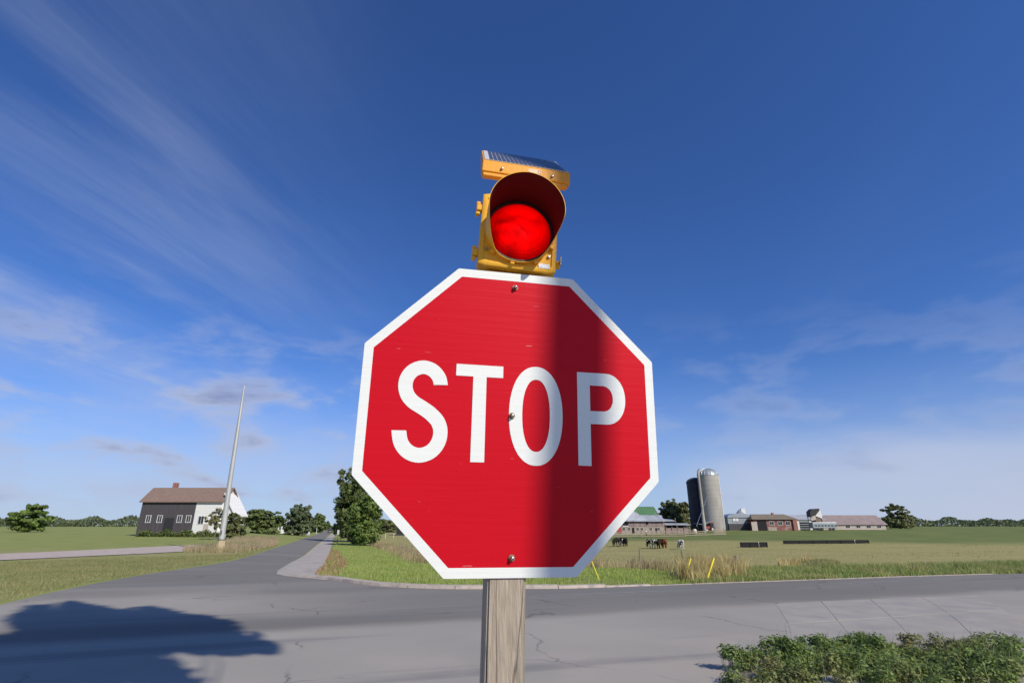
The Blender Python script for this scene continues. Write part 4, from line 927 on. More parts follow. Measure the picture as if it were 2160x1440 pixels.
M['silo_cap'] = pm('silo_metal_cap', (.42, .45, .47), (.35, .375, .39), .7, .4, metal=.4)
M['mauve_roof'] = pm('mauve_brown_roof', (.24, .185, .175), (.29, .225, .21), .6, .8)
M['tan_roof'] = pm('tan_brown_roof', (.165, .135, .095), (.21, .175, .125), .6, .85)
M['beige'] = pm('beige_render', (.50, .43, .37), (.43, .36, .31), .9, .85)
M['brick_mix'] = pm('patchy_brick', (.25, .10, .085), (.17, .075, .07), .45, .9, c3=(.36, .24, .20), s3=.5)
M['galv2'] = pm('galvanised_sheet', (.38, .41, .42), (.30, .33, .34), .8, .45, metal=.3)

def white_farmhouse():
    b = Bld('farmhouse', 'white walled farmhouse with brown roof and dark sided left wing behind the tall steel pole', 430, 1129, Y=108)
    X, Z = b.X, b.Z; z0 = -.6; ze = Z(1053); zr = Z(1028, 3)
    dx0, dx1, wx1 = X(286), X(402), X(456); DP = 6.0
    b.box('dark_wall', M['dark_siding'], dx0, dx1-.003, 0, DP, z0, ze)
    b.gable_wall('white_wall', M['white_siding'], dx1, wx1, .0, DP, z0, ze, zr-.2)
    rf = b.gable('roof', M['brown_roof'], dx0, wx1, 0, DP, ze, zr, 'x', .45)
    b.box('chimney', M['brick'], X(325)-.4, X(325)+.4, 3.2, 4.0, zr-.6, zr+1.0, rf)
    for px in (306, 330, 372, 391): b.window(X(px), 3.2 if px != 262 else 3.6, 1.1 if px < 300 else .9, 1.3 if px != 262 else .8, -.003)
    b.box('barn_door', M['black_paint'], X(341), X(361), -.08, -.004, -.2, 3.4)
    b.window(X(418), 3.0, 1.1, 1.5, -.003); b.window(X(444), 3.0, 1.1, 1.5, -.003)
    b.box('door', M['beige'], X(431)-.5, X(431)+.5, -.06, -.004, .2, 2.3)
    # low white wing stepping down to the right
    e1 = Z(1086); b.part('wing_wall', M['white_siding'], lambda m: m.extr([(wx1+.005, z0), (X(482), z0), (X(482), e1), (wx1+.005, Z(1042))], lambda p, q, t: (p, t, q), .6, 5.2))
    b.part('wing_roof', M['white_siding'], lambda m: m.extr([(wx1+.01, Z(1041)), (X(487), e1-.25), (X(487), e1-.05), (wx1+.01, Z(1041)+.22)], lambda p, q, t: (p, t, q), .2, 5.6))
    b.window(X(470), 2.0, 1.0, 1.2, .597)
white_farmhouse()
def hedge(name, label, px0, px1, by, ty, leaf, Y, seed):
    a = at(px0, by, Y); c = at(px1, by, Y); mid = (a+c)/2; mid.z = Tz(mid.x, mid.y); h = (by-ty)/1230*Y
    n = int((px1-px0)/1159*Y*h*160); w = (c.x-a.x)/2; rn = np.random.default_rng(seed)
    P = np.stack([rn.uniform(-w, w, n), rn.uniform(-.6, .6, n), rn.random(n)**.7*h*(.75+.3*np.sin(rn.random(n)*3+rn.uniform(-w, w, n)))], 1)
    P[:, 2] = np.clip(P[:, 2]*(.8+.25*np.sin(P[:, 0]*1.7)+.15*np.sin(P[:, 0]*4.1)), .02, h*1.1)
    N_ = rn.normal(size=(n, 3))+np.array([0, -.5, .6]); N_ /= np.linalg.norm(N_, axis=1)[:, None]; A = np.cross(N_, rn.normal(size=(n, 3))); A /= np.linalg.norm(A, axis=1)[:, None]; B = np.cross(N_, A); s = (.12+.12*rn.random(n))[:, None]
    V = np.stack([P-A*s, P+B*s*.6, P+A*s, P-B*s*.6], 1).reshape(-1, 3); i = np.arange(n)*4
    root = empty(name, mid); tag(root, label, 'hedge'); link_mesh('foliage', np_mesh('foliage', V, np.stack([i, i+1, i+2, i+3], 1)), LEAF[leaf], root)
    mb = MB()
    for k in range(int(w*2/1.5)): mb.tube([(-w+.7+k*1.5, 0, -.2), (-w+.7+k*1.5, .05, h*.6)], [.04, .02], 5)
    mb.build('stems', M['bark'], root)['kind'] = 'stuff'
hedge('low_hedge', 'low dark hedge along the foot of the farmhouse', 290, 470, 1131, 1117, 'dark', 104, 5)
def small_house():
    b = Bld('cottage', 'small bright white house half hidden between bush and grey green tree', 596, 1121, Y=185)
    X, Z = b.X, b.Z; b.gable_wall('wall', M['white_siding'], X(583), X(606), 0, 5, -.8, Z(1104), Z(1096), 'y'); rf = b.gable('roof', M['white_siding'], X(583), X(606), 0, 5, Z(1104), Z(1096), 'y', .25, .12)
    b.box('chimney', M['white_siding'], X(599), X(602), 3, 3.6, Z(1100), Z(1090), rf)
    b.window(X(590), 1.6, .8, 1.1, -.003)
small_house()
def barn():
    b = Bld('barn', 'old barn with green upper roof, grey lower roof and stone foundation', 1358, 1127, Y=176)
    X, Z = b.X, b.Z; x0, x1 = X(1255), X(1403); z1 = Z(1110); ze = Z(1098.5)
    b.box('stone_wall', M['stone'], x0, x1, 0, 16, -1.2, z1)
    b.box('board_wall', M['barn_boards'], x0, x1, -.06, 4.2, z1+.003, ze)
    # lower lean-to roof of grey metal
    zt = Z(1086.5, 4.5)
    lr = b.part('lean_to_roof', M['grey_metal'], lambda m: m.extr([(-.7, ze-.1), (4.5, zt), (4.5, zt+.14), (-.7, ze+.06)], lambda p, q, t: (t, p, q), x0-.3, x1+.2))
    ribs(b, 'roof_seams', M['grey_metal'], x0, x1, .9, (-.7, ze+.06), (4.5, zt+.14), parent=lr)
    # main barn body and green roof
    zr = Z(1068, 10.2); zg = Z(1087, 4.5)
    b.gable_wall('upper_wall', M['brick'], x0+.02, x1-.05, 4.52, 15.9, z1+.003, zg, zr-.2)
    gr = b.gable('green_roof', M['green_roof'], x0, X(1398), 4.5, 15.9, zg+.1, zr, 'x', .5, .16)
    ribs(b, 'green_roof_seams', M['green_roof'], x0, X(1398)+.3, .95, (4.0, zg-.1), (10.2, zr+.02), .08, .07, gr)
    # cross gable with grey metal roof running towards the viewer
    za = Z(1070.5, 4.5); zb = ze+.25
    b.part('hipped_wing_roof', M['grey_metal'], lambda m: m.add([(X(1292), -.2, zb), (X(1369), -.2, zb), (X(1369), 9, zb), (X(1292), 9, zb), (X(1338), 4.4, za), (X(1338), 9, za)], [(0, 1, 4), (1, 2, 5, 4), (2, 3, 5), (3, 0, 4, 5), (3, 2, 1, 0)]))
    b.box('hay_opening', M['dark'], X(1315), X(1327), -.09, -.062, Z(1108), Z(1100)); b.box('opening_sill', M['white_paint'], X(1315), X(1327), -.12, -.063, Z(1110), Z(1108.2))
    b.box('hay_opening', M['dark'], X(1364), X(1369), -.09, -.062, Z(1106), Z(1100))
    for px in (1317, 1328, 1346, 1355, 1374, 1390): b.window(X(px), Z(1115), .75, .75, -.003, 'beige')
    b.box('door', M['dark'], X(1334), X(1339), -.05, -.004, Z(1124), Z(1112)); b.box('red_door', M['red_paint'], X(1303), X(1312), -.12, -.004, Z(1124), Z(1110))
    b.box('door', M['dark'], X(1383), X(1387), -.05, -.004, Z(1124), Z(1113))
barn()
def low_shed():
    b = Bld('cattle_shed', 'long low cattle shed with pale metal roof right of the barn', 1430, 1122, Y=181)
    X, Z = b.X, b.Z; x0, x1 = X(1405), X(1457)
    b.box('back_wall', M['black_paint'], x0, x1, 3.4, 3.6, -.6, Z(1105)); 
    for px in (1406, 1419, 1431, 1444, 1456): b.box('pole', M['wood_grey'], X(px)-.1, X(px)+.1, .1, .3, -.6, Z(1107))
    b.box('front_boards', M['barn_boards'], x0, x1, .31, .36, -.6, Z(1113))
    b.part('roof', M['grey_metal'], lambda m: m.extr([(-.5, Z(1107)), (3.9, Z(1103.5)), (3.9, Z(1103.5)+.12), (-.5, Z(1107)+.12)], lambda p, q, t: (t, p, q), x0-.2, x1+.2))
    b2 = Bld('hay_shed', 'dark open hay shed with grey roof behind the cattle shed', 1416, 1118, Y=190)
    X, Z = b2.X, b2.Z; b2.box('wall', M['dark_siding'], X(1404), X(1424), 0, 5, -.6, Z(1099)); b2.part('roof', M['grey_metal'], lambda m: m.extr([(-.4, Z(1099)), (5.4, Z(1094)), (5.4, Z(1094)+.12), (-.4, Z(1099)+.12)], lambda p, q, t: (t, p, q), X(1402), X(1426)))
low_shed()
def silo(name, label, px, py, Y, dia, ty, capmat, wallmat, cap_h, chute=True, hoops=True):
    b = Bld(name, label, px, py, Y=Y, cat='silo'); r = dia/2; h = b.Z(ty)-cap_h
    mb = MB(); mb.lathe([(r, -1.5), (r, h)], 40); mb.build('wall', M[wallmat], b.root, smooth=True)
    if hoops:
        z = 1.2; k = 0
        while z < h-.2:
            mb = MB(); mb.lathe([(r+.004, z-.03), (r+.045, z), (r+.004, z+.03)], 40); mb.build('hoop', M[wallmat], b.root); z += 1.15 if z < h*.6 else 1.6
    n = 20; prof = [(r+.08, h-.05)]+[((r+.08)*math.cos(t*math.pi/2/6), h+cap_h*math.sin(t*math.pi/2/6)) for t in range(0, 7)]
    mb = MB(); mb.lathe([(max(p[0], .02), p[1]) for p in prof], n); cap = mb.build('dome', M[capmat], b.root)
    mb = MB()
    for k in range(n):
        t = 2*math.pi*k/n; mb.tube([(q[0]*math.cos(t)*1.005, q[0]*math.sin(t)*1.005, q[1]+.02) for q in prof[1:]], .05, 4)
    mb.build('dome_ribs', M[capmat], cap)
    return b, r, h
M['white_pipe'] = pm('white_pipe', (.72, .72, .70), rough=.5)
b, r, h = silo('concrete_silo', 'tall pale concrete silo with domed metal roof beside the farmyard', 1507, 1119, 186, 7.0, 988, 'silo_cap', 'concrete', 2.4)
mb = MB(); mb.tube([(-r-.15, -1.4, -.5), (-r-.15, -1.4, h+1.2), (-r+.5, -1.0, h+2.0)], .42, 12); mb.build('unloading_chute', M['concrete'], b.root, smooth=True)
mb = MB(); mb.tube([(r+.12, -.4, .6), (r+.12, -.4, h-.3)], .11, 8); mb.build('fill_pipe', M['white_pipe'], b.root, smooth=True)
mb = MB()
for k in range(int(h/.4)): mb.box((r*.86, -r*.62, .6+k*.4), (.4, .05, .04))
b, r, h = silo('steel_silo', 'dark blue steel silo standing behind the pale concrete silo', 1478, 1116, 192, 6.2, 1007, 'dark_silo', 'dark_silo', 2.0)
def yard():
    b = Bld('feed_room', 'small open lean-to with grey roof at the foot of the silos', 1487, 1121, Y=182)
    X, Z = b.X, b.Z
    b.part('roof', M['galv2'], lambda m: [m.extr([(X(1470), Z(1104)), (X(1486), Z(1107)), (X(1486), Z(1107)+.14), (X(1470), Z(1104)+.14)], lambda p, q, t: (p, t, q), -1.2, 2.5), m.extr([(X(1486)+.01, Z(1106)), (X(1507), Z(1096)), (X(1507), Z(1096)+.14), (X(1486)+.01, Z(1106)+.14)], lambda p, q, t: (p, t, q), -1.2, 2.5)])
    for px in (1471, 1486, 1506): b.box('post', M['wood_grey'], X(px)-.09, X(px)+.09, -1, -.82, -.8, Z(1104))
    b.box('back_wall', M['black_paint'], X(1471), X(1505), 2.3, 2.4, -.8, Z(1106))
    b2 = Bld('feed_auger', 'upright grey auger tube standing in front of the silos', 1487, 1122, Y=179, cat='auger')
    X, Z = b2.X, b2.Z; mb = MB(); mb.lathe([(.55, -.6), (.55, Z(1098)), (.42, Z(1086)), (.34, Z(1082)), (.1, Z(1081))], 14); mb.build('tube', M['concrete'], b2.root, smooth=True)
    mb = MB(); mb.tube([(-2.6, 0, Z(1110)), (2.2, 0, Z(1046))], .07, 6); mb.build('spout_pipe', M['galv2'], b2.root)
    # red tractor under the lean-to
    t = Bld('tractor', 'red tractor parked under the lean-to by the silos', 1495, 1120, Y=180.5, cat='tractor')
    t.box('bonnet', M['red_paint'], -1.1, .5, -.5, .3, .8, 1.6, bevel=.08); t.box('cab', M['glass'], .5, 1.6, -.6, .4, 1.2, 2.6, bevel=.08); t.box('cab_roof', M['red_paint'], .4, 1.7, -.7, .5, 2.62, 2.76, bevel=.04)
    for (x, rr) in ((1.1, .8), (-.8, .5)):
        for y in (-.9, .6):
            mb = MB(); mb.lathe([(rr*.55, -.18), (rr, -.18), (rr*1.02, 0), (rr, .18), (rr*.55, .18)], 18, (x, y, rr), Matrix.Rotation(R(90), 3, 'X'), cap=True); w = mb.build('wheel', M['black_paint'], t.root, smooth=True)
            mb = MB(); mb.lathe([(.02, -.2), (rr*.5, -.2), (rr*.5, .2), (.02, .2)], 12, (x, y, rr), Matrix.Rotation(R(90), 3, 'X')); mb.build('rim', M['white_paint'], w)
    c = Bld('feed_tank', 'cream coloured feed tank on the fence line left of the silos', 1466, 1127, Y=170, cat='tank')
    mb = MB(); mb.lathe([(.02, .3), (.55, .3), (.62, .5), (.62, 1.2), (.5, 1.45), (.02, 1.5)], 16); mb.build('body', pm('cream_plastic', (.75, .68, .48), rough=.5), c.root, smooth=True)
    for k in range(4): mb = MB(); mb.box((.4*math.cos(k*1.57+.78), .4*math.sin(k*1.57+.78), .1), (.08, .08, .6)); mb.build('leg', M['steel'], c.root)
    p = gnd(1430, 1117); p = at(1430, 1117, 172); p.z = Tz(p.x, p.y); root = empty('leaning_pole', p); tag(root, 'thin leaning grey pole standing in front of the barn tree', 'pole')
    mb = MB(); mb.tube([(0, 0, -.3), (-.55, 0, 5.0)], [.1, .07], 8); mb.build('shaft', M['wood_grey'], root, smooth=True); mb = MB(); mb.box((-.5, 0, 4.7), (.5, .08, .08)); mb.build('crosspiece', M['wood_grey'], root)
yard()
def right_farm():
    b = Bld('grey_shed', 'grey farm shed with rounded roof and pale window right of the silos', 1562, 1118, Y=192); X, Z = b.X, b.Z
    b.box('wall', M['galv2'], X(1538), X(1590), 0, 7, -1, Z(1091)); mb = MB(); P = [(X(1537), Z(1091)), (X(1591), Z(1091))]+[(X(1564)+X(1591)*math.cos(t)*.93, Z(1091)+(Z(1082)-Z(1091))*math.sin(t)) for t in np.linspace(.1, math.pi-.1, 10)]
    b.part('roof', M['silo_cap'], lambda m: m.extr(P, lambda p, q, t: (p, t, q), -.3, 7.2)); b.window(X(1555), Z(1095), 2.2, 1.3, -.003, 'black_paint', pane='white_paint')
    b.box('dark_base', M['dark_siding'], X(1537), X(1589), -.9, -.02, -1, Z(1104))
    b = Bld('far_bin', 'pale blue grey grain bin roof showing above the grey shed', 1566, 1117, Y=225, cat='grain bin'); X, Z = b.X, b.Z
    mb = MB(); mb.lathe([(X(1576), -1), (X(1576), Z(1084)), (.5, Z(1075)), (.02, Z(1074))], 24); mb.build('body', M['silo_cap'], b.root, smooth=True); b.box('hatch', M['white_paint'], X(1568), X(1577), -.6, .6, Z(1084), Z(1072))
    b = Bld('ranch_house', 'long low brick house with tan brown roof in the farmyard', 1640, 1118, Y=188); X, Z = b.X, b.Z
    ze, zr = Z(1095), Z(1084, 4.5)
    b.box('wall', M['brick_mix'], X(1592), X(1684), 0, 9, -1, ze)
    b.part('roof', M['tan_roof'], lambda m: m.add([(X(1588), -.6, ze), (X(1688), -.6, ze), (X(1688), 9.6, ze), (X(1588), 9.6, ze), (X(1600), 4.5, zr), (X(1672), 4.5, zr)], [(0, 1, 5, 4), (1, 2, 5), (2, 3, 4, 5), (3, 0, 4), (3, 2, 1, 0)]))
    b.box('chimney', M['brick'], X(1648)-.35, X(1648)+.35, 4.2, 4.9, zr-.5, zr+.5)
    b.box('beige_panel', M['beige'], X(1587), X(1599), -.09, -.004, -1, Z(1100)); b.box('garage_door', M['dark'], X(1600), X(1619), -.07, -.005, -.6, Z(1097))
    b.box('stone_panel', M['stone'], X(1621), X(1639), -.08, -.004, -1, Z(1111)); 
    for px in (1630, 1648, 1664): b.window(X(px), Z(1103), 1.6, 1.1, -.003)
    b.box('porch_column', M['brick'], X(1678)-.6, X(1684)-.2, -.5, -.01, -1, ze-.1)
    b = Bld('machine_shed', 'long grey roofed machine shed with white wall and open bay', 1698, 1118, Y=197); X, Z = b.X, b.Z
    b.box('wall', M['white_paint'], X(1671), X(1716), 0, 9, -1, Z(1094)); b.gable('roof', M['grey_metal'], X(1668), X(1742), 0, 9, Z(1094), Z(1085, 4), 'x', .4); b.box('open_bay', M['dark'], X(1689), X(1709), -.06, -.004, -.8, Z(1099))
    for k in range(4): b.box('bay_slat', M['galv2'], X(1689), X(1709), -.10, -.062, Z(1115)+k*.75, Z(1115)+k*.75+.22)
    b = Bld('feed_hopper', 'black hooded feed hopper with a white side standing on legs', 1723, 1117, Y=187, cat='hopper'); X, Z = b.X, b.Z
    P = [(X(1711), Z(1090)), (X(1711), Z(1079)), (X(1718), Z(1073)), (X(1732), Z(1072)), (X(1734), Z(1088))]
    b.part('hood', M['black_paint'], lambda m: m.extr(P, lambda p, q, t: (p, t, q), -1.2, 1.2), bevel=.06)
    b.part('white_side', M['white_paint'], lambda m: m.extr([(X(1721), Z(1087.5)), (X(1733), Z(1075)), (X(1735.5), Z(1088)), (X(1733), Z(1093))], lambda p, q, t: (p, t, q), -1.32, -1.22))
    b.part('spout', M['beige'], lambda m: m.extr([(X(1708), Z(1095)), (X(1713), Z(1089)), (X(1721), Z(1087)), (X(1720), Z(1096)), (X(1712), Z(1098))], lambda p, q, t: (p, t, q), -1.5, -1.0), bevel=.05)
    b.part('lower_bin', M['brown_roof'], lambda m: m.extr([(X(1720), Z(1100)), (X(1723), Z(1090)), (X(1734), Z(1088.5)), (X(1735), Z(1100))], lambda p, q, t: (p, t, q), -1.1, 1.1))
    for px in (1712, 1733):
        for y in (-1, 1): b.box('leg', M['steel'], X(px)-.1, X(px)+.1, y-.1, y+.1, -.8, Z(1089))
    b = Bld('long_barn', 'long low barn with mauve brown roof at far right', 1790, 1118, Y=203); X, Z = b.X, b.Z
    b.box('wall', M['beige'], X(1738), X(1870), 0, 10, -1, Z(1104)); rf = b.gable('roof', M['mauve_roof'], X(1737), X(1871), 0, 10, Z(1104), Z(1086, 5), 'x', .4)
    for px in (1790, 1812, 1834, 1856): b.window(X(px), Z(1110), 1.6, 1.0, -.003)
    b = Bld('livestock_trailer', 'long low galvanised trailer parked before the mauve roofed barn', 1740, 1119, Y=186, cat='trailer'); X, Z = b.X, b.Z
    b.box('body', M['galv2'], X(1713), X(1764), -1.1, 1.1, .75, Z(1101), bevel=.12)
    for k in range(7): b.box('vent_slot', M['dark'], X(1717)+k*1.1, X(1717)+k*1.1+.8, -1.13, -1.1, 1.4, 1.75)
    for px in (1724, 1731, 1748, 1755):
        mb = MB(); mb.lathe([(.02, -.15), (.45, -.15), (.5, 0), (.45, .15), (.02, .15)], 16, (X(px), -1.0, .45), Matrix.Rotation(R(90), 3, 'X')); mb.build('wheel', M['black_paint'], b.root, smooth=True)
    b = Bld('far_shed', 'black metal shed behind the pasture just left of the sign post', 846, 1122, Y=190); X, Z = b.X, b.Z
    b.box('wall', M['black_paint'], X(836), X(900), 0, 8, -1, Z(1108)); b.gable('roof', M['dark_silo'], X(836), X(900), 0, 8, Z(1108), Z(1099, 4), 'x', .3)
right_farm()
# ------------------------------------------------------------------ fences
M['fence_wood'] = pm('fence_planks', (.40, .325, .25), (.30, .245, .19), 2, .9, .3, 20)
def plank_fence(name, label, pts, rails=3, h=1.25, wid=.18):
    root = empty(name, (pts[0].x, pts[0].y, Tz(pts[0].x, pts[0].y))); tag(root, label, 'fence'); o = root.location
    Q = polyline_pts([p.to_2d() for p in pts], 3.1); pm_ = bpy.data.meshes.new('post'); 
    mb = MB(); mb.box((0, 0, h/2-.1), (.17, .17, h+.5)); first = None
    for p in Q:
        L = Vector((p.x, p.y, Tz(p.x, p.y)))-Vector(o)
        if first is None: first = mb.build('post', M['fence_wood'], root); q = first
        else: q = first.copy(); C.objects.link(q); q.parent = root
        q.location = L; q.rotation_euler = (random.uniform(-.04, .04), random.uniform(-.05, .05), 0)
    for a, c in zip(Q[:-1], Q[1:]):
        for k in range(rails):
            if random.random() < .06: continue
            z = .30+k*(h-.38)/(rails-1); A = Vector((a.x, a.y, Tz(a.x, a.y)+z+random.uniform(-.06, .06)))-Vector(o); B = Vector((c.x, c.y, Tz(c.x, c.y)+z+random.uniform(-.06, .06)))-Vector(o)
            A.y -= .12; B.y -= .12; mb = MB(); d = B-A; Mx = d.to_track_quat('X', 'Z').to_matrix(); mb.box((A+B)/2, (d.length+.1, .05, wid), Mx); mb.build('rail', M['fence_wood'], root)
def P3(px, py, Y): 
    q = at(px, py, Y); return q
plank_fence('pasture_fence', 'long plank fence along the near side of the barnyard', [P3(1240,1131,158), P3(1350,1131,158), P3(1450,1131,158), P3(1538,1131,160)], h=1.35)
plank_fence('yard_fence', 'second plank fence close in front of the barn foundation', [P3(1352,1122,171), P3(1420,1122,171), P3(1472,1122,171)], h=1.3)
plank_fence('corral', 'short cream plank corral panel at the right end of the pasture fence', [P3(1506,1128,163), P3(1540,1128,163)], h=1.7, rails=4)
def wire_fence(name, label, pts, step, h, r, mat, wires=3):
    root = empty(name, (pts[0].x, pts[0].y, Tz(pts[0].x, pts[0].y))); tag(root, label, 'fence'); o = Vector(root.location); Q = polyline_pts(pts, step); first = None; tops = []
    for p in Q:
        L = Vector((p.x, p.y, Tz(p.x, p.y)))-o
        if first is None: mb = MB(); mb.tube([(0, 0, -.3), (0, 0, h*.5), (.02, 0, h)], [r*1.1, r, r*.9], 7); first = mb.build('post', mat, root); q = first
        else: q = first.copy(); C.objects.link(q); q.parent = root
        q.location = L; q.rotation_euler = (random.uniform(-.06, .06), random.uniform(-.06, .06), random.uniform(0, 6)); tops.append(L)
    for k in range(wires):
        mb = MB(); mb.tube([t+Vector((0, 0, h*(.4+.25*k))) for t in tops], .006, 4); mb.build('wire', M['steel'], root)
wire_fence('field_fence', 'wire fence on thin wooden posts through the tall dry grass', [p+Vector((0, 1.0)) for p in tall_line[1:]], 5.2, 1.25, .05, M['wood_grey'])
wire_fence('paddock_fence', 'pale wire fence crossing the far pasture left of the stop sign', [gnd(795,1135).to_2d(), gnd(830,1134).to_2d(), gnd(900,1133).to_2d(), gnd(1000,1133).to_2d()], 3.6, 1.3, .06, M['white_paint'])
# ------------------------------------------------------------------ guy wire guards
def guard(label, top, bot, Y0, w):
    b = gnd(*bot); t = at(top[0], top[1], b.y+.15); root = empty('guy_guard', b); tag(root, label, 'marker post', 'yellow guards in the roadside grass')
    d = t-b; mb = MB(); prof = [(math.cos(a)*w, math.sin(a)*w) for a in np.linspace(-2.2, 2.2, 9)]; x = d.normalized(); s = x.orthogonal().normalized(); s = (s-x*s.dot(x)).normalized(); q = x.cross(s)
    # half-round plastic channel
    pts = [Vector((0, 0, 0))-d*.03, d*.5, d]; mb.tube(pts, [w, w, w*.98], 10); mb.build('sleeve', M['yellow_plastic'], root, smooth=True)
    mb = MB(); mb.tube([-d*.1, d*1.06], .012, 6); mb.build('rod', M['steel'], root)
guard('thin yellow guard leaning at the right lower edge of the stop sign', (1248,1183), (1264,1223), 0, .022)
guard('left of the two yellow guards in the straw grass', (1457,1177), (1443,1224), 0, .042)
guard('right of the two yellow guards in the straw grass', (1506,1176), (1490,1226), 0, .044)
def marker(px, py, ty, label, mat, r, cat='post', nm='marker_post'):
    b = gnd(px, py); t = at(px, ty, b.y); root = empty(nm, b); tag(root, label, cat); mb = MB(); mb.tube([(0, 0, -.2), (0, 0, (t.z-b.z)*.6), (.01, 0, t.z-b.z)], [r, r, r*.92], 10); mb.build('shaft', mat, root, smooth=True); mb = MB(); mb.lathe([(r*1.1, 0), (r*1.1, .05), (.005, .07)], 10, (.01, 0, t.z-b.z)); mb.build('cap', mat, root, smooth=True)
marker(1557, 1215, 1174, 'grey wooden post at the right end of the straw grass', M['wood_grey'], .075)
marker(1545, 1208, 1180, 'short yellow post just left of the grey wooden post', M['yellow_plastic'], .07)
# ------------------------------------------------------------------ feed bunks in the pasture
def bunk(label, px0, px1, by, ty, n):
    a = gnd(px0, by); c = gnd(px1, by); c.y = a.y; c.z = Tz(c.x, c.y); root = empty('feed_trough', a); tag(root, label, 'feed trough', 'black feed troughs in the pasture'); L = c.x-a.x; h = (by-ty)/1230*a.y
    z1 = c.z-a.z; ang = math.atan2(z1, L); Mx = Matrix.Rotation(-ang, 3, 'Y')
    def bx(nm, x0, x1, y0, y1, za, zb, m): 
        mb = MB(); mb.box(((x0+x1)/2, (y0+y1)/2, (za+zb)/2+z1*((x0+x1)/2/L)), (x1-x0, y1-y0, zb-za), Mx); mb.build(nm, m, root, bevel=.02)
    bx('front_side', 0, L, -.5, -.42, .05, h, M['dark']); bx('back_side', 0, L, .42, .5, .05, h*.98, M['dark']); bx('floor', 0, L, -.42, .42, .05, .15, M['dark'])
    for k in range(n+1):
        x = L*k/n; bx('support', x-.08, x+.08, -.58, -.5, -.2, h*1.02, M['steel'] if k == n-1 else M['dark'])
bunk('nearer shorter black feed trough standing in the pasture at right', 1564, 1617, 1153.5, 1143, 3)
bunk('longer black feed trough running to the right across the pasture', 1655, 1850, 1146.5, 1139.5, 6)
# ------------------------------------------------------------------ cattle
def skin_body(name, verts, edges, radii, root_i=0, sub=2):
    me = bpy.data.meshes.new(name); me.from_pydata(verts, edges, []); o = bpy.data.objects.new(name, me); C.objects.link(o)
    md = o.modifiers.new('skin', 'SKIN'); md.use_smooth_shade = True; sb = o.modifiers.new('sub', 'SUBSURF'); sb.levels = sb.render_levels = sub
    for i, r in enumerate(radii):
        sv = me.skin_vertices[0].data[i]; sv.radius = (r, r) if not isinstance(r, tuple) else r; sv.use_root = (i == root_i)
    dg = bpy.context.evaluated_depsgraph_get(); dg.update(); m2 = bpy.data.meshes.new_from_object(o.evaluated_get(dg)); m2.name = name
    C.objects.unlink(o); bpy.data.objects.remove(o); return m2
def cow_mesh(turn, tail=0.):
    # faces -Y; grazing, head down, turned by `turn`
    V = [(0, .75, 1.12), (0, .3, 1.10), (0, -.25, 1.06), (0, -.70, 1.08), (turn*.25, -1.05, .98), (turn*.5, -1.32, .62), (turn*.62, -1.45, .30), (turn*.66, -1.52, .12),
         (.2, .80, .92), (.23, .66, .66), (.22, .84, .40), (.22, .80, .04), (-.2, .80, .92), (-.23, .66, .66), (-.22, .84, .40), (-.22, .80, .04),
         (.18, -.66, .78), (.19, -.66, .42), (.19, -.70, .04), (-.18, -.66, .78), (-.19, -.60, .42), (-.19, -.74, .04),
         (tail*.2, .98, 1.16), (tail*.3, 1.05, .9), (tail*.3, 1.04, .5),
         (turn*.5+.17, -1.22, .66), (turn*.5-.17, -1.22, .66)]
    E = [(0, 1), (1, 2), (2, 3), (3, 4), (4, 5), (5, 6), (6, 7), (0, 8), (8, 9), (9, 10), (10, 11), (0, 12), (12, 13), (13, 14), (14, 15), (3, 16), (16, 17), (17, 18), (3, 19), (19, 20), (20, 21), (0, 22), (22, 23), (23, 24), (5, 25), (5, 26)]
    Rr = [(.29, .30), (.36, .37), (.35, .36), (.28, .32), (.17, .21), (.13, .14), (.10, .11), (.085, .08), (.15, .19), (.10, .13), (.06, .07), (.065, .065), (.15, .19), (.10, .13), (.06, .07), (.065, .065), (.12, .15), (.075, .08), (.065, .065), (.12, .15), (.075, .08), (.065, .065), .035, .025, .045, .05, .05]
    return skin_body('body', V, E, Rr, 1)
def hide(name, c1, c2, thr, scale, seed):
    m = pm(name, c1, rough=.8, spec=.08); nt = m.node_tree; N = nt.nodes; L = nt.links; tc = N.new('ShaderNodeTexCoord'); mp = N.new('ShaderNodeMapping'); mp.inputs['Location'].default_value = (seed, seed*.7, 0); L.new(tc.outputs['Object'], mp.inputs[0]); n = N.new('ShaderNodeTexNoise'); n.inputs['Scale'].default_value = scale; n.inputs['Detail'].default_value = 1.5; L.new(mp.outputs[0], n.inputs[0])
    r = N.new('ShaderNodeMapRange'); r.inputs[1].default_value = thr; r.inputs[2].default_value = thr+.02; L.new(n.outputs[0], r.inputs[0]); x = N.new('ShaderNodeMix'); x.data_type = 'RGBA'; L.new(r.outputs[0], x.inputs[0]); x.inputs[6].default_value = (*c1, 1); x.inputs[7].default_value = (*c2, 1); L.new(x.outputs[2], N['Principled BSDF'].inputs['Base Color']); return m
BLK, WHT = (.014, .012, .012), (.60, .57, .52)
cm_a, cm_b = cow_mesh(.5, .2), cow_mesh(-.6, -.2)
def cow(label, px, py, rz, mesh, mat, sc=1.0):
    b = gnd(px, py); root = empty('cow', b, rz); tag(root, label, 'cow', 'cattle grazing in the pasture'); me = mesh.copy(); me.materials.clear(); me.materials.append(mat); root.scale = (sc,)*3
    o = link_mesh('body', me, None, root)
    mb = MB()
    hx_ = .5*.5 if mesh is cm_a else -.6*.5
    for s in (-1, 1): mb = MB(); mb.add([(hx_+s*.15, -1.22, .68), (hx_+s*.34, -1.20, .66), (hx_+s*.30, -1.28, .58)], [(0, 1, 2)]); mb.add([(hx_+s*.15, -1.20, .66), (hx_+s*.34, -1.19, .65), (hx_+s*.30, -1.27, .57)], [(0, 2, 1)]); mb.build('ear', mat, root)
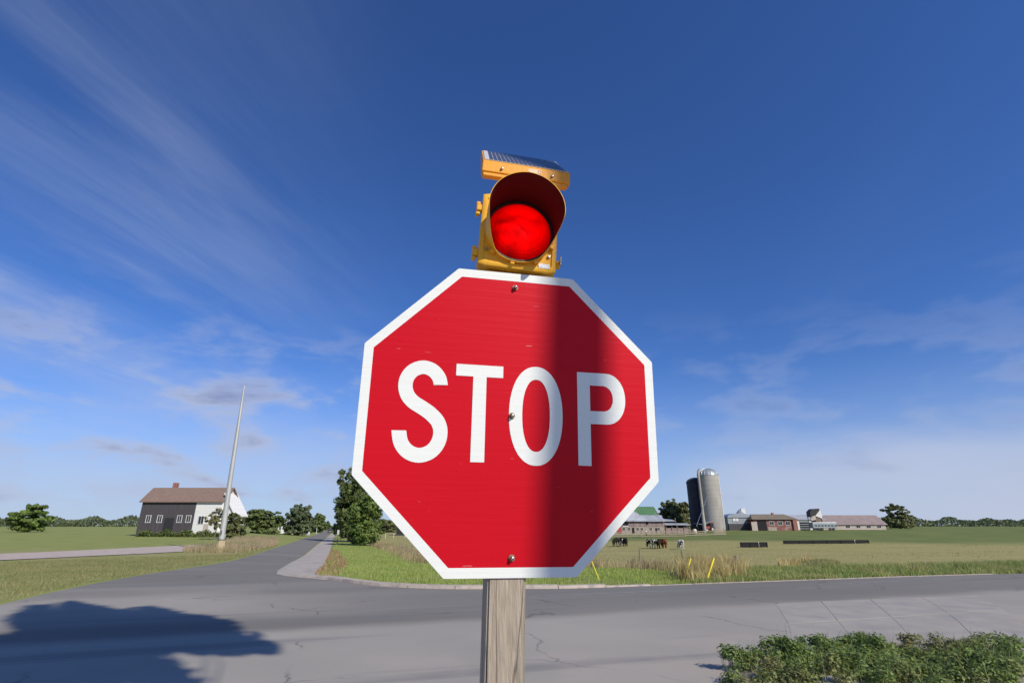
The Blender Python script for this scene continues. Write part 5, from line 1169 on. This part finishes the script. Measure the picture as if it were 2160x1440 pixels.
black = hide('black_hide', BLK, (.03, .025, .022), .5, 3, 0)
cow('all black cow grazing leftmost, nearest the stop sign', 1299, 1152, R(-40), cm_a, black)
cow('black and white cow in the middle of the left three', 1311.5, 1151, R(175), cm_b, hide('pied_hide', BLK, WHT, .54, 2.3, 3))
cow('all black cow third from the left, touching the pied one', 1320, 1152, R(160), cm_a, black)
cow('black cow with white flank standing left of the middle group', 1369, 1156.5, R(165), cm_a, hide('pied_hide', BLK, WHT, .60, 2.6, 9))
cow('black and white patched cow at the left of the tight middle three', 1382, 1156, R(150), cm_b, hide('pied_hide', BLK, WHT, .56, 2.8, 17))
cow('dark brown cow in the centre of the tight middle three', 1391.5, 1156.5, R(-28), cm_a, hide('dark_brown_hide', (.035, .020, .014), (.02, .014, .012), .5, 2, 1))
cow('reddish brown cow, the only red one in the pasture', 1402, 1156, R(170), cm_b, hide('red_hide', (.20, .060, .028), (.15, .045, .022), .5, 2, 4))
cow('mostly white cow with grey back, grazing alone at right', 1437.5, 1158.5, R(172), cm_a, hide('white_hide', WHT, (.10, .10, .10), .50, 2.2, 6))
# ------------------------------------------------------------------ person at the yard fence
def person():
    b = at(1363, 1124, 166); b.z = Tz(b.x, b.y)
    root = empty('person', b, R(200)); tag(root, 'person in blue and white top and dark trousers standing at the barnyard fence', 'person')
    V = [(0, 0, .95), (0, 0, 1.15), (0, -.01, 1.38), (0, 0, 1.52), (0, -.02, 1.62), (0, -.01, 1.74), (.10, 0, .88), (.12, -.02, .5), (.12, .03, .10), (.13, -.10, .04), (-.10, 0, .88), (-.13, .05, .5), (-.13, .10, .10), (-.14, -.03, .04), (.19, 0, 1.40), (.25, -.03, 1.14), (.22, -.24, 1.02), (-.19, 0, 1.40), (-.26, -.02, 1.14), (-.22, -.22, 1.0)]
    E = [(0, 1), (1, 2), (2, 3), (3, 4), (4, 5), (0, 6), (6, 7), (7, 8), (8, 9), (0, 10), (10, 11), (11, 12), (12, 13), (2, 14), (14, 15), (15, 16), (2, 17), (17, 18), (18, 19)]
    Rr = [(.15, .11), (.14, .10), (.16, .11), .06, (.085, .10), (.075, .085), .09, .065, .045, .04, .09, .065, .045, .04, .06, .048, .035, .06, .048, .035]
    me = skin_body('body', V, E, Rr, 0); m = pm('clothes', (.5, .5, .5), rough=.8); nt = m.node_tree; N = nt.nodes; L = nt.links; tc = N.new('ShaderNodeTexCoord'); sp_ = N.new('ShaderNodeSeparateXYZ'); L.new(tc.outputs['Object'], sp_.inputs[0])
    cr = N.new('ShaderNodeValToRGB'); cr.color_ramp.interpolation = 'CONSTANT'; e = cr.color_ramp.elements; e[0].position = 0; e[0].color = (.02, .02, .025, 1); e[1].position = .04; e[1].color = (.03, .03, .045, 1)
    for p_, c_ in ((.46, (.10, .16, .42)), (.60, (.62, .64, .68)), (.745, (.36, .22, .16))): q = e.new(p_); q.color = (*c_, 1)
    dv = N.new('ShaderNodeMath'); dv.operation = 'DIVIDE'; dv.inputs[1].default_value = 2.0; L.new(sp_.outputs[2], dv.inputs[0]); L.new(dv.outputs[0], cr.inputs[0]); L.new(cr.outputs[0], N['Principled BSDF'].inputs['Base Color'])
    link_mesh('body', me, m, root); mb = MB(); mb.lathe([(.001, .12), (.06, .10), (.088, .05), (.095, 0), (.08, -.05)], 12, (0, .0, 1.70)); mb.build('hair', M['black_paint'], root, smooth=True)
person()
# ------------------------------------------------------------------ left roadside: steel pole, road furniture, car
def steel_pole():
    b = gnd(463, 1163); t = at(518, 815, b.y+.3); h = t.z-b.z; root = empty('steel_pole', b); tag(root, 'very tall tapering grey steel pole on a yellowish concrete base', 'pole')
    dx = t.x-b.x; mb = MB(); mb.tube([(0, 0, 1.0), (dx*.3, 0, h*.3), (dx*.65, 0, h*.65), (dx, 0, h)], [.30, .26, .19, .09], 18); mb.build('shaft', pm('pole_steel', (.50, .50, .47), (.43, .43, .41), 1.5, .5, metal=.3, stretch=(1, 1, .3)), root, smooth=True)
    mb = MB(); mb.lathe([(.62, -.3), (.58, .05), (.40, 1.15), (.36, 1.2), (.02, 1.2)], 8); mb.build('base', pm('yellowed_concrete', (.46, .37, .22), (.38, .30, .18), 2, .9), root, bevel=.03)
    mb = MB(); mb.lathe([(.46, 1.2), (.46, 1.25), (.02, 1.25)], 16); mb.build('flange', M['steel'], root); mb = MB(); mb.box((.0, -.33, 1.9), (.14, .06, .4)); mb.build('hand_hole_cover', M['steel'], root, bevel=.01)
steel_pole()
def road_sign(name, label, px, py, ty, wm, hm, plate, diamond=False):
    b = gnd(px, py); t = at(px, ty, b.y); h = t.z-b.z; root = empty(name, b, R(-10)); tag(root, label, 'road sign'); mb = MB(); mb.box((0, .05, h/2-.15), (.09, .06, h+.2)); mb.build('post', M['wood_grey'], root)
    mb = MB(); mb.box((0, 0, h-hm/2), (wm, .02, hm), Matrix.Rotation(R(45), 3, 'Y') if diamond else None); mb.build('plate', plate, root, bevel=.008)
road_sign('road_sign', 'small white road sign on a post beside the roadside maple', 711, 1146, 1117, .45, .85, M['white_paint'])
road_sign('warning_sign', 'yellow diamond warning sign seen past the roadside maple', 718, 1134, 1115, .8, .8, M['yellow_plastic'], True)
def cabinet():
    b = Bld('utility_cabinet', 'white roadside utility cabinet at the foot of the grey green tree', 646, 1128, cat='cabinet'); k = b.k
    b.box('body', M['white_paint'], -6*k, 6*k, -.5, .5, .1, 9*k, bevel=.05); b.box('door', M['galv2'], -.05, 5.2*k, -.53, -.5, .25, 8*k); b.box('plinth', M['concrete'], -6.5*k, 6.5*k, -.6, .6, -.3, .097)
    marker(667, 1126, 1112, 'slim white post beside the side road past the cabinet', M['white_paint'], .09)
cabinet()
def car(label, px, py, Y, paint, rz):
    b = at(px, py, Y); b.z = Tz(b.x, b.y)+.01; root = empty('car', b, rz); tag(root, label, 'car')
    # local: -Y is the rear, seen from behind
    prof = [(-2.2, .35), (-2.25, .95), (-2.05, 1.1), (-1.85, 1.62), (.45, 1.66), (1.1, 1.12), (2.15, .98), (2.25, .4)]
    mb = MB(); mb.extr([(p[0], p[1]) for p in prof], lambda p, q, t: (t*(1 if q < 1.2 else .86), p, q), -.9, .9); mb.build('body', paint, root, bevel=.07)
    mb = MB(); mb.add([(-.62, -2.03, 1.16), (.62, -2.03, 1.16), (.58, -1.90, 1.56), (-.58, -1.90, 1.56)], [(0, 1, 2, 3)]); mb.build('rear_window', M['glass'], root)
    for s in (-1, 1):
        mb = MB(); mb.box((s*.74, -2.24, .88), (.2, .06, .2)); mb.build('tail_light', M['red_paint'], root, bevel=.02)
        for y in (-1.4, 1.4):
            mb = MB(); mb.lathe([(.02, -.11), (.3, -.11), (.34, 0), (.3, .11), (.02, .11)], 16, (s*.82, y, .34), Matrix.Rotation(R(90), 3, 'Y')); w = mb.build('wheel', M['black_paint'], root, smooth=True)
            mb = MB(); mb.lathe([(.02, -.12), (.18, -.12), (.18, .12), (.02, .12)], 12, (s*.82, y, .34), Matrix.Rotation(R(90), 3, 'Y')); mb.build('rim', M['steel'], w)
    mb = MB(); mb.box((0, -2.28, .5), (1.6, .08, .2)); mb.build('bumper', M['black_paint'], root, bevel=.03); mb = MB(); mb.box((0, -2.27, .75), (.5, .02, .14)); mb.build('number_plate', M['white_paint'], root)
M['car_paint'] = pm('dark_grey_car_paint', (.05, .052, .058), rough=.25, spec=.6)
car('dark grey car driving away along the side road', 696, 1122, 235, M['car_paint'], R(18))
car('tiny black car farthest off where the side road vanishes', 701, 1117, 330, M['black_paint'], R(18))
